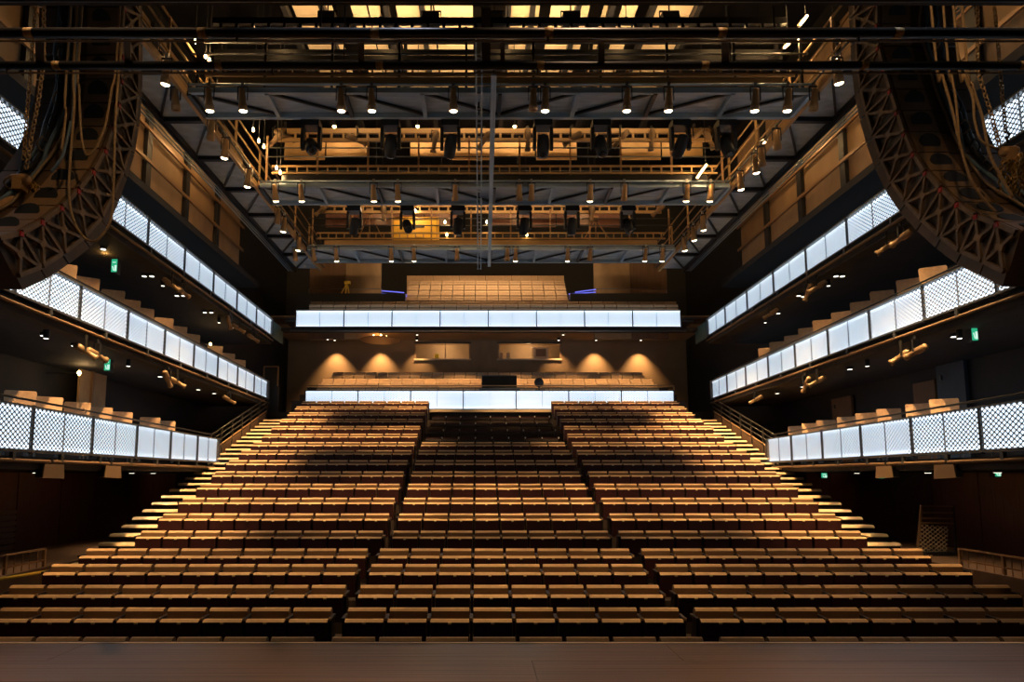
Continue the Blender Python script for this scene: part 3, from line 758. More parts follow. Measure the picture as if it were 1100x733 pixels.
# side catwalks
for s, side in SIDES:
    r = thing('side_catwalk', f'{side} side lighting catwalk with grey sheet underside running towards the rear', 'catwalk', (s*7.05, 15, DZ))
    Xi, Xo = s*6.6, s*7.55
    yy = [6.5 + 1.75*k for k in range(11)]
    for k in range(10):
        a, b = sorted((Xi+s*.03, Xo-s*.03)); box('deck_panel', (a, yy[k]+.06, DZ), (b, yy[k+1]-.06, DZ+.03), 'deck_sheet', r)
        bar('cross_beam', (Xi, yy[k], DZ-.05), (Xo, yy[k], DZ-.05), .12, .10, 'black_metal', r)
        bar('rail_post', (Xi, yy[k], DZ), (Xi, yy[k], DZ+1.1), .05, .05, 'bridge_ochre', r)
        bar('brace', (Xi, yy[k]+.1, DZ-.04), (Xo, yy[k+1]-.1, DZ-.04), .05, .04, 'black_metal', r)
    bar('edge_beam', (Xi, 6.5, DZ-.03), (Xi, 24, DZ-.03), .08, .16, 'bridge_ochre', r)
    bar('edge_beam', (Xo, 6.5, DZ-.05), (Xo, 24, DZ-.05), .10, .16, 'black_metal', r)
    for h in (.35, .7, 1.08): tube('handrail', [(Xi, 6.5, DZ+h), (Xi, 24, DZ+h)], .025, 'bridge_ochre', r)
    tube('lamp_pipe', [(Xi-s*.14, 6.5, DZ+.05), (Xi-s*.14, 24, DZ+.05)], .022, 'alu_dark', r)
    for k in range(3): tube('conduit', [(Xo+s*(.1+.09*k), 6.5, DZ-.08), (Xo+s*(.1+.09*k), 24, DZ-.08)], .02, 'blue_steel', r)
    # tan upper wall with dark posts and a tilted rail
    w_ = structure(thing('wall_upper_' + side, None, None, (s*9.2, 16, DZ)))
    for k in range(7):
        y = 7.0 + 2.2*k
        box('wall_panel', (s*9.2-.03, y+.03, DZ-.5), (s*9.2+.03, y+2.17, DZ+4), 'wall_tan', w_)
        box('wall_post', (s*9.1-.05, y-.14, DZ-.7), (s*9.1+.05, y+.10, DZ+4), 'black', w_)
    for z in (DZ+.15, DZ+1.0): bar('wall_rail', (s*9.05, 7, z), (s*9.05, 22.4, z), .06, .09, 'rail_brown', w_)
    box('ledge', (min(s*9.0, s*11), 6.5, DZ-.75), (max(s*9.0, s*11), 24, DZ-.55), 'wall_dark', w_)
    # wall lights over the catwalk
    for k, y in enumerate((14.2, 18.0)):
        t = thing('work_lamp', f'small work lamp lighting the {side} upper wall, {ORD[k+1]} from the stage', 'lamp', (s*8.1, y, DZ+1.9), 'work lamps over the side catwalks')
        bm = bmesh.new(); bm_lathe(bm, [(.10, .12), (.12, 0)], 10); obj('housing', mesh('housing', bm, 'black_metal'), t, (s*8.1, y, DZ+1.95))
        bm = bmesh.new(); bm_lathe(bm, [(.01, 0), (.05, .03), (.01, .08)], 8); obj('bulb', mesh('bulb', bm, 'bulb'), t, (s*8.1, y, DZ+1.86))
        tube('hanger', [(s*8.1, y, DZ+2.05), (s*8.1, y, 17.99)], .012, 'black_metal', t)
        light('POINT', 'work_light', (s*8.1, y, DZ+1.8), 60*K_WORK, WARM, t, .06)
# longitudinal ladder tray and flat beam in the middle
t = thing('cable_ladder', 'narrow steel cable ladder running down the middle under the bridges', 'cable ladder', (-.4, 17, DZ-.3))
zA = DZ-.28
q0, q1 = P(514.5, 40, Z=zA), P(515, 289, Z=zA)
for dx in (-.055, .055): bar('side_rail', (q0.x+dx, q0.y, zA), (q1.x+dx, q1.y, zA), .03, .05, 'blue_steel', t)
for k in range(24): y = q0.y + (q1.y-q0.y)*k/23; bar('rung', (q0.x-.06, y, zA), (q0.x+.06, y, zA), .025, .025, 'alu', t)
for y in (12.9, 17.3, 22.3): bar('hanger', (q0.x, y, zA), (q0.x, y, DZ), .03, .03, 'black_metal', t)
q0, q1 = P(530.5, 80, Z=zA), P(525.5, 286, Z=zA)
fb = thing('rail_beam', 'flat grey steel beam hanging beside the cable ladder under the bridges', 'beam', (q0.x, 17, zA))
bar('flat_bar', (q0.x, q0.y, zA), (q1.x, q1.y, zA), .11, .05, 'blue_steel', fb)
for k in range(4): y = q0.y + (q1.y-q0.y)*k/3; bar('hanger', (q0.x, y, zA), (q0.x, y, zA+.26), .03, .03, 'black_metal', fb)
# yellow box on the rear bridge
t = thing('equipment_case', 'large bright yellow equipment box on the rear lighting bridge', 'box', P(441, 257, Y=22.3))
a, b = P(421, 257, Y=22.2), P(471, 233, Y=22.2)
box('case_body', (a.x, 22.2, DZ+.03), (b.x, 22.75, b.z), 'box_yellow', t)
bar('lid_seam', (a.x, 22.19, b.z-.12), (b.x, 22.19, b.z-.12), .012, .02, 'tan_dark', t); bar('handle', (a.x+.6, 22.17, a.z+.45), (b.x-.5, 22.17, a.z+.45), .03, .05, 'black', t)
for x in (a.x+.05, b.x-.05): bar('corner', (x, 22.19, DZ+.04), (x, 22.19, b.z), .02, .04, 'tan_dark', t)
# ceiling: cream panels above the bridges between dark joists
CZ = 15.2
cl = structure(thing('ceiling_upper', None, None, (0, 17, CZ)))
cols = [(320, 361), (381, 397), (399, 411), (428, 466), (468, 508), (545, 578), (590, 630), (645, 654), (664, 680), (697, 738)]
for a, b in cols:
    xa, xb = P(a, 22, Z=CZ).x, P(b, 22, Z=CZ).x
    for y in range(4):
        box('ceiling_panel', (xa, 14.9+y*1.2, CZ), (xb, 16.06+y*1.2, CZ+.05), 'cream', cl)
for x in (-5.6, -4.6, -2.9, -1.95, .35, 1.0, 2.2, 3.1, 4.2, 5.4): bar('joist', (x, 10, CZ-.12), (x, 22, CZ-.12), .14, .22, 'black', cl)
for y in (14.5, 19.8): bar('joist', (-8, y, CZ-.1), (8, y, CZ-.1), .2, .3, 'black', cl)
for k, (px_, py_) in enumerate([(338, 23), (463, 24), (529, 24), (613, 23), (735, 25)]):
    q = P(px_, py_, Y=13.4)
    q = P((352, 463, 531, 613, 719)[k], 21, Y=13.4)
    t = thing('flood_lamp', f'black flood lamp on a yoke against the cream ceiling, {ORD[k+1]} from left', 'lamp', q, 'flood lamps above the front bridge')
    W = .22
    bar('yoke', q+Vector((-W, 0, -.12)), q+Vector((-W, 0, .2)), .02, .03, 'black', t); bar('yoke', q+Vector((W, 0, -.12)), q+Vector((W, 0, .2)), .02, .03, 'black', t)
    bar('yoke', q+Vector((-W, 0, .2)), q+Vector((W, 0, .2)), .02, .03, 'black', t)
    bm = bmesh.new(); bm_prism(bm, [(-.12, .1), (.12, .14), (.2, -.16), (-.2, -.16)], -.19, .19); obj('hood', mesh('hood', bm, 'black'), t, q)
    tube('stem', [q+Vector((0, 0, .2)), (q.x, q.y, CZ-.02)], .018, 'black', t)
    light('SPOT', 'flood_light', (q.x, q.y+.5, q.z+.15), 700*K_WORK, (1, .64, .30), t, .1, 120, .6, (q.x, q.y+3.4, CZ))

# ------------------------------------------------------------------ downlight cans
def can_meshes():
    d = {}
    bm = bmesh.new(); bm_lathe(bm, [(.035, .44), (.06, .42), (.062, .30), (.072, .28), (.072, .15), (.088, .13), (.092, .0), (.080, .0), (.075, .04)], 14, cap=False); d['can_body'] = mesh('can_body', bm, 'lamp_body', True)
    bm = bmesh.new(); bm_lathe(bm, [(.080, .010), (.074, -.012), (.045, -.030), (.01, -.036)], 14); d['lens'] = mesh('lens', bm, 'lens_lit', True)
    bm = bmesh.new(); bm_lathe(bm, [(.079, .03), (.05, .024), (.01, .02)], 14); d['lens_off'] = mesh('lens', bm, 'lens_dark', True)
    bm = bmesh.new()
    for s in (-1, 1): bm_box(bm, (s*.10-.006, -.018, .20), (s*.10+.006, .018, .50))
    bm_box(bm, (-.106, -.018, .49), (.106, .018, .505)); d['yoke'] = mesh('yoke', bm, 'black_metal')
    bm = bmesh.new(); bm_box(bm, (-.03, -.03, .50), (.03, .03, .60)); d['clamp'] = mesh('clamp', bm, 'alu')
    return d
CAN = can_meshes()
def swivel(o, tilt, roll, down):          # turn about the yoke pivot at .25
    R = Matrix.Rotation(math.radians(roll), 4, 'Y') @ Matrix.Rotation(math.radians(tilt), 4, 'X')
    o.rotation_euler = R.to_euler(); o.location = Vector((0, 0, .25)) + R.to_3x3() @ Vector((0, 0, down))
def can_parts(t, lit, tilt, roll):
    for nm in ('can_body', 'lens' if lit else 'lens_off', 'yoke', 'clamp'):
        o = bpy.data.objects.new('lens' if nm == 'lens_off' else nm, CAN[nm]); COL.objects.link(o); o.parent = t
        if nm not in ('yoke', 'clamp'): swivel(o, tilt, roll, -.25)
def can(px_, py_, label, lit=True, z=10.2, tilt=15.0, power=1.0, scale=1.0, Y=None, X=None, angle=31, roll=0):
    q = P(px_, py_, Z=z)
    if Y is not None: q = P(px_, py_, Y=Y); q.z = z
    if X is not None: q.x = X
    t = thing('downlight_can', label, 'spotlight', q, 'can spotlights hanging from the bridges')
    can_parts(t, lit, tilt, roll)
    if lit:
        ld = bpy.data.lights.new('can_light', 'SPOT'); ld.energy = K_HOUSE*power; ld.color = WARM; ld.spot_size = math.radians(angle); ld.spot_blend = .8; ld.shadow_soft_size = .05
        o = bpy.data.objects.new('can_light', ld); COL.objects.link(o); o.parent = t; swivel(o, tilt, roll, -.31)
    return t
def cans(lst, text, **kw):
    for k, it in enumerate(lst):
        x, y, lit, pw = it
        can(x, y, f'{"lit" if lit else "unlit"} can spotlight {text}, {ORD[k+1]} from left', lit, power=pw, **kw)
cans([(188, 112, 0, 1), (224, 116, 1, 1), (260, 117, 1, 1), (366, 118, 1, 1), (399, 117, 1, 1), (487, 118, 1, 1.2), (573, 114, 0, 1), (586, 118, 1, 1.2), (674, 118, 1, .8), (719, 117, 1, .8), (812, 114, 1, .8), (847, 112, 1, 1), (875, 108, 0, 1)],
     'on the bridge nearest the stage', Y=12.34)
cans([(295, 217.5, 1, .9), (323, 218, 1, .9), (401, 217, 1, .8), (427, 218, 1, .7), (489, 206, 0, 1), (558, 208, 0, 1), (571, 208, 0, 1), (634.6, 218, 1, .7), (671, 209, 0, 1), (738.5, 218, 1, .9), (764, 216.5, 1, 1.0)],
     'on the middle bridge', Y=16.68, tilt=24)
cans([(317, 272, 0, 1), (337, 272, 0, 1), (361, 278, 1, .5), (420, 278, 1, .5), (444.5, 278.5, 1, .8), (491, 272, 0, 1), (545, 272, 0, 1), (554, 278, 1, .9), (610, 278, 1, .5), (634, 272, 0, 1), (693.5, 278.5, 1, .5), (712, 278, 1, .5)],
     'on the rear bridge', Y=21.58, tilt=26, angle=36)
for k, (x, y, l) in enumerate([(115, 25, 1), (165, 89, 1), (231, 169, 1), (215, 150, 0), (255, 200, 1), (268, 240, 0), (293, 248.5, 1), (311, 268.7, 1)]):
    can(x, y, f'{"lit" if l else "unlit"} can spotlight under the left catwalk, {ORD[k+1]} from stage', bool(l), power=1.7, X=-6.46, roll=10, angle=44)
for k, (x, y, l) in enumerate([(947, 30, 1), (901, 88, 1), (843, 160, 0), (815, 185, 1), (799.5, 203, 1), (785, 178, 0), (758, 247, 1), (749, 258, 1), (740, 269, 1)]):
    can(x, y, f'{"lit" if l else "unlit"} can spotlight under the right catwalk, {ORD[k+1]} from stage', bool(l), power=1.7, X=6.46, roll=-10, angle=44)

# ------------------------------------------------------------------ moving head lamps
def mover_meshes():
    d = {}
    bm = bmesh.new(); bm_box(bm, (-.20, -.16, -.16), (.20, .16, 0)); d['base'] = mesh('base', bm, 'black_metal')
    bm = bmesh.new()
    bm_prism(bm, [(-.07, -.16), (.07, -.16), (.09, -.55), (.05, -.66), (-.05, -.66), (-.09, -.55)], -.035, .035)
    d['yoke_arms'] = mesh('yoke_arm', bm, 'black')
    bm = bmesh.new(); bm_lathe(bm, [(.05, .26), (.12, .22), (.14, .02), (.13, -.18), (.115, -.24)], 12); d['head'] = mesh('head', bm, 'black', True)
    bm = bmesh.new(); bm_lathe(bm, [(.10, -.245), (.06, -.26), (.01, -.265)], 12); d['lens'] = mesh('lens', bm, 'lens_dark', True)
    bm = bmesh.new()
    for s in (-1, 1): bm_box(bm, (s*.12-.03, -.03, 0), (s*.12+.03, .03, .10))
    d['clamp'] = mesh('clamp', bm, 'alu_dark')
    return d
MV = mover_meshes()
def mover(px_, py_, Y, label, tilt):
    q = P(px_, py_, Y=Y)
    t = thing('moving_head_lamp', label, 'stage light', q, 'moving head lamps hung behind the bridges')
    for nm in ('base', 'clamp'):
        o = bpy.data.objects.new(nm, MV[nm]); COL.objects.link(o); o.parent = t
    for sx in (-.19, .19):
        ya = bpy.data.objects.new('yoke_arm', MV['yoke_arms']); COL.objects.link(ya); ya.parent = t; ya.location = (sx, 0, 0)
    hd = bpy.data.objects.new('head', MV['head']); COL.objects.link(hd); hd.parent = t; hd.location = (0, 0, -.58); hd.rotation_euler = (math.radians(tilt), math.radians(tilt*.4), 0)
    ln = bpy.data.objects.new('lens', MV['lens']); COL.objects.link(ln); ln.parent = hd
for k, x in enumerate((335, 420, 484, 583, 645, 730, 779)): mover(x, 131, 13.55, f'black moving head lamp behind front bridge, {ORD[k+1]} from left', (-38, 12, 25, 5, -14, 40, -20)[k])
for k, x in enumerate((381, 438, 492, 563, 614, 674)): mover(x, 223, 18.1, f'black moving head lamp behind middle bridge, {ORD[k+1]} from left', (28, -40, 8, 20, 10, -25)[k])
# small profile lamps inside the bridges (bodies lit by the work lights)
def profile_meshes():
    d = {}
    bm = bmesh.new(); bm_lathe(bm, [(.05, .30), (.085, .26), (.09, .02), (.065, 0), (.065, -.22), (.085, -.24), (.085, -.30)], 12); d['barrel'] = mesh('barrel', bm, 'lamp_body', True)
    bm = bmesh.new(); bm_lathe(bm, [(.07, -.302), (.01, -.306)], 12); d['lens'] = mesh('lens', bm, 'lens_dark')
    bm = bmesh.new()
    for s in (-1, 1): bm_box(bm, (s*.105-.006, -.02, 0), (s*.105+.006, .02, .3))
    bm_box(bm, (-.11, -.02, .29), (.11, .02, .305)); bm_box(bm, (-.03, -.03, .3), (.03, .03, .40)); d['yoke'] = mesh('yoke', bm, 'black_metal')
    return d
PR = profile_meshes()
mat('lamp_tan', (.24, .155, .085), .45, .2); 
PRB = {k: v.copy() for k, v in PR.items()}
PRB['barrel'].materials.clear(); PRB['barrel'].materials.append(M['lamp_tan'])
def profile(q, rx, rz, label, group, md=PR, sc=1.0):
    t = thing('profile_spotlight', label, 'spotlight', q, group); t.scale = (sc,)*3; t.rotation_euler = (0, 0, rz)
    o = bpy.data.objects.new('yoke', md['yoke']); COL.objects.link(o); o.parent = t
    bq = bpy.data.objects.new('barrel', md['barrel']); COL.objects.link(bq); bq.parent = t; bq.rotation_euler = (rx, 0, 0)
    l = bpy.data.objects.new('lens', md['lens']); COL.objects.link(l); l.parent = bq
for k, (x, y, rx, rz) in enumerate([(296, 150, 1.2, 1.0), (306, 146, 1.4, -1), (383, 150, 1.3, -1.2), (467, 152, .4, .5), (520, 151, 1.2, .6), (567, 150, .3, 0), (615, 149, 1.3, .9), (667, 149, .8, 1.2), (700, 150, .2, .2), (746, 148, .9, .9), (762, 150, .8, -.9)]):
    profile(P(x, y, Y=16.9), rx, rz, f'small tan spotlight above the middle bridge rail, {ORD[k+1]} from left', 'spotlights on the middle bridge', PRB)
for k, (x, y, rx, rz) in enumerate([(345, 226, 1.2, 1.0), (412, 228, .2, 0), (636, 228, .3, .2), (707, 226, 1.3, .5)]):
    profile(P(x, y, Y=21.6), rx, rz, f'small tan spotlight above the rear bridge rail, {ORD[k+1]} from left', 'spotlights on the rear bridge', PRB)
# tripods / easels on the rear bridge
for k, (x, y0, y1) in enumerate([(640, 236, 256), (397, 228, 256)]):
    t = thing('lamp_stand', f'brown splayed lamp stand on the rear bridge, {"right" if k == 0 else "left"} one', 'stand', P(x, y1, Y=21.9))
    for dx in (-12, 0, 14): bar('leg', P(x+dx, y1, Y=21.9+.02*abs(dx)/12), P(x, y0, Y=21.9), .035, .035, 'rail_brown', t)
    box('head', P(x-3, y0+2, Y=21.92), P(x+3, y0-4, Y=21.8), 'rail_brown', t)
# bare work bulbs and tubes
BULBS = [(272, 140, 16.4), (278, 152, 16.4), (283.5, 158, 16.4), (297, 181, 16.6), (301, 186, 16.6), (210, 45, 12.8), (221, 61, 12.8), (225, 66, 12.8)]
for k, (x, y, Y) in enumerate(BULBS):
    q = P(x, y, Y=Y)
    t = thing('work_bulb', f'bare glowing work bulb at the left end of the bridges, {ORD[k+1]} of the string', 'bulb', q, 'bare glowing bulbs on the left')
    bm = bmesh.new(); bm_lathe(bm, [(.005, -.045), (.028, -.022), (.035, .01), (.024, .05), (.02, .07)], 10); obj('bulb', mesh('bulb', bm, 'bulb', True), t, q)
    bm = bmesh.new(); bm_lathe(bm, [(.022, .07), (.022, .12)], 8); obj('socket', mesh('socket', bm, 'black'), t, q)
    tube('cord', [q+Vector((0, 0, .12)), (q.x, q.y, 17.99)], .008, 'black', t)
    if k in (0, 3, 6): light('POINT', 'bulb_light', q+Vector((0, -.12, -.05)), 26*K_WORK, WARM, t, .05)
for k, (a, b, Y) in enumerate([((759, 177), (749, 191), 16.5), ((867, 17), (860, 26), 12.6), ((848, 46), (843, 51), 12.9)]):
    p, q = P(*a, Y=Y), P(*b, Y=Y-.1)
    t = thing('tube_lamp', ['glowing tube lamp at the right end of middle bridge', 'glowing tube lamp at the top right above the pipes', 'short glowing tube lamp between the two black pipes on the right'][k], 'lamp', p)
    tube('tube', [p, q], .028, 'tube_lit', t); tube('batten', [p+Vector((0, .06, .03)), q+Vector((0, .06, .03))], .035, 'bridge_ochre', t); tube('hanger', [p+Vector((0, .06, .03)), (p.x, p.y+.06, 17.99)], .01, 'black', t)
    light('POINT', 'tube_light', (p+q)/2+Vector((0, -.15, 0)), 45*K_WORK, WARM, t, .05)
for k, (x, y) in enumerate([(478, 239), (480, 252.5), (523, 239), (566, 252.5)]):
    q = P(x, y, Y=21.62)
    t = thing('work_bulb', f'small glowing bulb on the rear bridge rail, {ORD[k+1]} from left', 'bulb', q, 'glowing bulbs on the rear bridge')
    bm = bmesh.new(); bm_lathe(bm, [(.005, -.05), (.032, -.025), (.04, .01), (.024, .05), (.02, .07)], 10); obj('bulb', mesh('bulb', bm, 'bulb', True), t, q)
    bm = bmesh.new(); bm_lathe(bm, [(.022, .07), (.022, .12)], 8); obj('socket', mesh('socket', bm, 'black'), t, q)
    bar('arm', q+Vector((0, 0, .1)), (q.x, 21.76, q.z+.1), .02, .02, 'black', t)
    if k % 2 == 0: light('POINT', 'bulb_light', q+Vector((0, -.08, -.1)), 9*K_WORK, WARM, t, .04)
q = P(446, 226, Y=21.75)  # extra bulb, added to brighten the yellow box
t = thing('work_bulb', 'added bulb lighting the yellow box on the rear bridge', 'bulb', q)
bm = bmesh.new(); bm_lathe(bm, [(.005, -.05), (.03, -.02), (.02, .05)], 10); obj('bulb', mesh('bulb', bm, 'bulb', True), t, q); bar('arm', q+Vector((0, 0, .05)), (q.x, 21.82, q.z+.05), .02, .02, 'black', t)
light('POINT', 'bulb_light', q+Vector((0, -.06, -.1)), 16*K_WORK, WARM2, t, .04)
# work lights inside the bridges
for i, (Y0, Y1) in enumerate(BR):
    for k, x in enumerate((-5.0, -2.6, 0.2, 2.8, 5.0)):
        q = Vector((x+.4*i, Y0+.5, DZ+1.95 if i != 1 else DZ+2.0))
        t = thing('bulkhead_lamp', f'small warm bulkhead lamp inside the {["front", "middle", "rear"][i]} bridge, {ORD[k+1]} from left', 'lamp', q, 'bulkhead lamps inside the bridges')
        bm = bmesh.new(); bm_lathe(bm, [(.06, .05), (.065, .0)], 10); obj('housing', mesh('housing', bm, 'black'), t, q)
        bm = bmesh.new(); bm_lathe(bm, [(.055, .0), (.035, -.035), (.005, -.045)], 10); obj('globe', mesh('globe', bm, 'bulb', True), t, q)
        tube('hanger', [q+Vector((0, 0, .05)), (q.x, q.y, 17.99)], .01, 'black', t)
        light('POINT', 'bulkhead_light', q-Vector((0, 0, .10)), (7, 9, 13)[i]*K_WORK, WARM, t, .05)
# orange ceiling luminaire under the upper rear balcony
q = P(408, 358, Y=29.0); q.z = min(q.z, ceil_z-.16)
t = thing('ceiling_luminaire', 'glowing orange ceiling luminaire with round plate under upper rear balcony', 'lamp', q)
bm = bmesh.new(); bm_lathe(bm, [(.9, -.30), (.95, -.27), (.9, -.25)], 24); obj('plate', mesh('plate', bm, 'rail_brown'), t, q)
for k in range(5):
    a = k*1.257; bm = bmesh.new(); bm_lathe(bm, [(.01, -.06), (.05, 0), (.01, .06)], 8); obj('bulb', mesh('bulb', bm, 'bulb', True), t, q+Vector((.32*math.cos(a), .32*math.sin(a), -.12)))
tube('stem', [q+Vector((0, 0, -.27)), (q.x, q.y, ceil_z)], .03, 'black', t)
light('POINT', 'luminaire_light', q+Vector((0, -.1, -.12)), 14, (1, .45, .12), t, .1)
# gallery lamps: downlights hung from the ceiling above the upper gallery
for k, x in enumerate((-4.6, -1.6, 1.6, 4.6)):
    q = Vector((x, 26.2, 14.8))
    t = thing('gallery_lamp', f'ceiling lamp above the upper gallery, {ORD[k+1]} from left', 'lamp', q, 'ceiling lamps above the upper gallery')
    bm = bmesh.new(); bm_lathe(bm, [(.12, .3), (.12, 0)], 12); obj('housing', mesh('housing', bm, 'black_metal'), t, q)
    bm = bmesh.new(); bm_lathe(bm, [(.10, .0), (.08, -.02)], 12); obj('lens', mesh('lens', bm, 'lens_small'), t, q)
    tube('hanger', [q+Vector((0, 0, .3)), (q.x, q.y, 17.99)], .02, 'black_metal', t)
    light('SPOT', 'gallery_light', q+Vector((0, 0, -.05)), 1000 if k in (1, 2) else 420, WARM2, t, .06, 80, .7, (x*.75, 28.2, 10.5))
# ------------------------------------------------------------------ front-of-house pipe above the frame and the stage lamps
t = thing('lamp_bar', 'black lighting pipe above the first seat rows', 'lighting bar', (0, 8.6, 10.9))
tube('pipe', [(-6.4, 8.6, 10.85), (6.4, 8.6, 10.85)], .03, 'black_metal', t)
for x in (-5.5, 0, 5.5): tube('hanger', [(x, 8.6, 10.85), (x, 8.6, 17.99)], .012, 'black_metal', t)
def can_at(q, label, group, power, color, tilt, angle):
    t = thing('downlight_can', label, 'spotlight', q, group); can_parts(t, True, tilt, 0)
    ld = bpy.data.lights.new('can_light', 'SPOT'); ld.energy = power; ld.color = color; ld.spot_size = math.radians(angle); ld.spot_blend = .8; ld.shadow_soft_size = .05
    o = bpy.data.objects.new('can_light', ld); COL.objects.link(o); o.parent = t; swivel(o, tilt, 0, -.31)
for k, x in enumerate((-5.6, -3.6, -1.2, 1.0, 3.4, 5.6)):
    can_at(Vector((x, 8.6, 10.3)), f'can spotlight on the black pipe over the first rows, {ORD[k+1]} from left', 'can spotlights over the first rows', K_HOUSE*.65, WARM, 9, 36)
t = thing('lamp_bar', 'black lighting pipe high above the stage floor', 'lighting bar', (0, 3.2, 9.9))
tube('pipe', [(-8, 3.2, 9.85), (8, 3.2, 9.85)], .03, 'black_metal', t)
for x in (-7, 0, 7): tube('hanger', [(x, 3.2, 9.85), (x, 3.2, 17.99)], .012, 'black_metal', t)
for k, (x, cl_, pw) in enumerate([(-6.5, WARM, 1), (-3.6, (1, .62, .34), 1), (-1.4, (.75, .8, 1), .45), (.8, (1, .62, .36), .9), (2.6, (.75, .82, 1), .45), (4.2, (1, .62, .34), .9), (6.8, (.75, .8, 1), .35)]):
    can_at(Vector((x, 3.2, 9.3)), f'can spotlight over the stage floor, {ORD[k+1]} from left', 'can spotlights over the stage', 950*pw, cl_, 4, 46 if cl_[0] > .9 else 28)

# ------------------------------------------------------------------ foreground fly pipes
def fly_pipe(y_mid, width_px, Y, bands, label, extra):
    q = P(513, y_mid, Y=Y); dep = (Y*CP + (q.z-CAM.z)*SP); r = width_px/F*dep/2
    t = thing('fly_pipe', label, 'pipe', (0, Y, q.z))
    tube('pipe', [(-9, Y, q.z), (9, Y, q.z)], r, 'black_metal', t, 14)
    zz = P(513, y_mid+extra, Y=Y).z
    tube('cable', [(-9, Y, zz), (9, Y, zz)], r*.2, 'cable_grey', t)
    for k, bx in enumerate(bands):
        x = P(bx, y_mid, Y=Y).x
        tube('tape_band', [(x-.028, Y, q.z), (x+.028, Y, q.z)], r*1.03, 'tape', t, 14)
    for k in range(9):
        x = -8.2+2.05*k; bar('cable_tie', (x, Y, zz-.005), (x, Y, q.z+r), .012, .02, 'black', t)
    for k in range(6):
        x = -7.5 + 3*k; tube('hanger', [(x, Y, q.z+r), (x, Y, 17.99)], .006, 'black_metal', t)
    return q.z
fly_pipe(35.6, 10.5, 3.9, (32, 218, 403, 589.5, 775, 964), 'upper black pipe with ochre tape bands crossing the whole picture', 8.6)
fly_pipe(70.5, 8.6, 4.6, (61.5, 235.5, 408, 580.5, 757, 928, 1098), 'lower black pipe with ochre tape bands crossing the whole picture', 8.0)
Yb = 3.4; zb_ = P(513, 6, Y=Yb+.12).z
bb = thing('border_batten', 'black box batten along the top edge of the picture', 'batten', (0, Yb, zb_))
box('batten_body', (-9, Yb, zb_), (9, Yb+.12, zb_+.26), 'black', bb); tube('bottom_pipe', [(-9, Yb+.06, zb_-.012), (9, Yb+.06, zb_-.012)], .012, 'black_metal', bb)
for x in (-7, -2.4, 2.4, 7): tube('hanger', [(x, Yb+.06, zb_+.2), (x, Yb+.06, 17.99)], .01, 'black_metal', bb)
# black drop arms between the pipes
for k, (x, y0, y1, wp) in enumerate([(43, 41, 66, 8), (137, 41, 66, 6), (215, 41, 66, 8), (388, 41, 66, 7), (522, 8, 66, 10), (540, 41, 66, 5), (646, 41, 66, 7), (779, 41, 66, 8), (124, 75, 200, 4)][:8]):
    a, b = P(x, y0, Y=4.3), P(x, y1, Y=4.6); wd = wp/F*4.6
    t = tag(bar('drop_arm', a, b, wd, .05, 'black'), f'black drop arm between the two tape-banded pipes, {ORD[k+1]} from left', 'bracket', 'drop arms between the fly pipes')

# ------------------------------------------------------------------ line array loudspeakers
def resample(pts, n):
    pts = smooth_path([Vector((*p, 0)) for p in pts], 8); L = [0]
    for a, b in zip(pts, pts[1:]): L.append(L[-1] + (b-a).length)
    out = []
    for k in range(n):
        d = L[-1]*k/(n-1); i = 0
        while i < len(L)-2 and L[i+1] < d: i += 1
        f = (d-L[i])/max(1e-9, L[i+1]-L[i]); out.append(pts[i].lerp(pts[i+1], min(1, f)))
    return out
ARR = {'right': dict(s=1, rear=[(941, -70), (943, -10), (945, 50), (953, 80), (962, 110), (973, 143), (987, 174), (1009, 199), (1027, 217), (1045, 230), (1077, 242), (1094, 250)],
                     front=[(908, -60), (910, -5), (913, 56), (917, 100), (927, 145), (942, 188), (960, 220), (985, 249), (1012, 268), (1038, 280), (1082, 290)]),
       'left': dict(s=-1, rear=[(133, -70), (131, -10), (130, 50), (127, 100), (118, 145), (104, 175), (90, 195), (75, 212), (58, 228), (40, 240), (22, 250), (-4, 256)],
                    front=[(153, -70), (152, -10), (152, 50), (150, 100), (144, 145), (137, 185), (129, 216), (118, 241), (103, 261), (82, 279), (58, 292), (20, 302)])}
def quad_prism(name, pts, x0, x1, m):         # pts: 4 (y,z)
    bm = bmesh.new(); bm_prism(bm, pts, x0, x1); return mesh(name, bm, m)
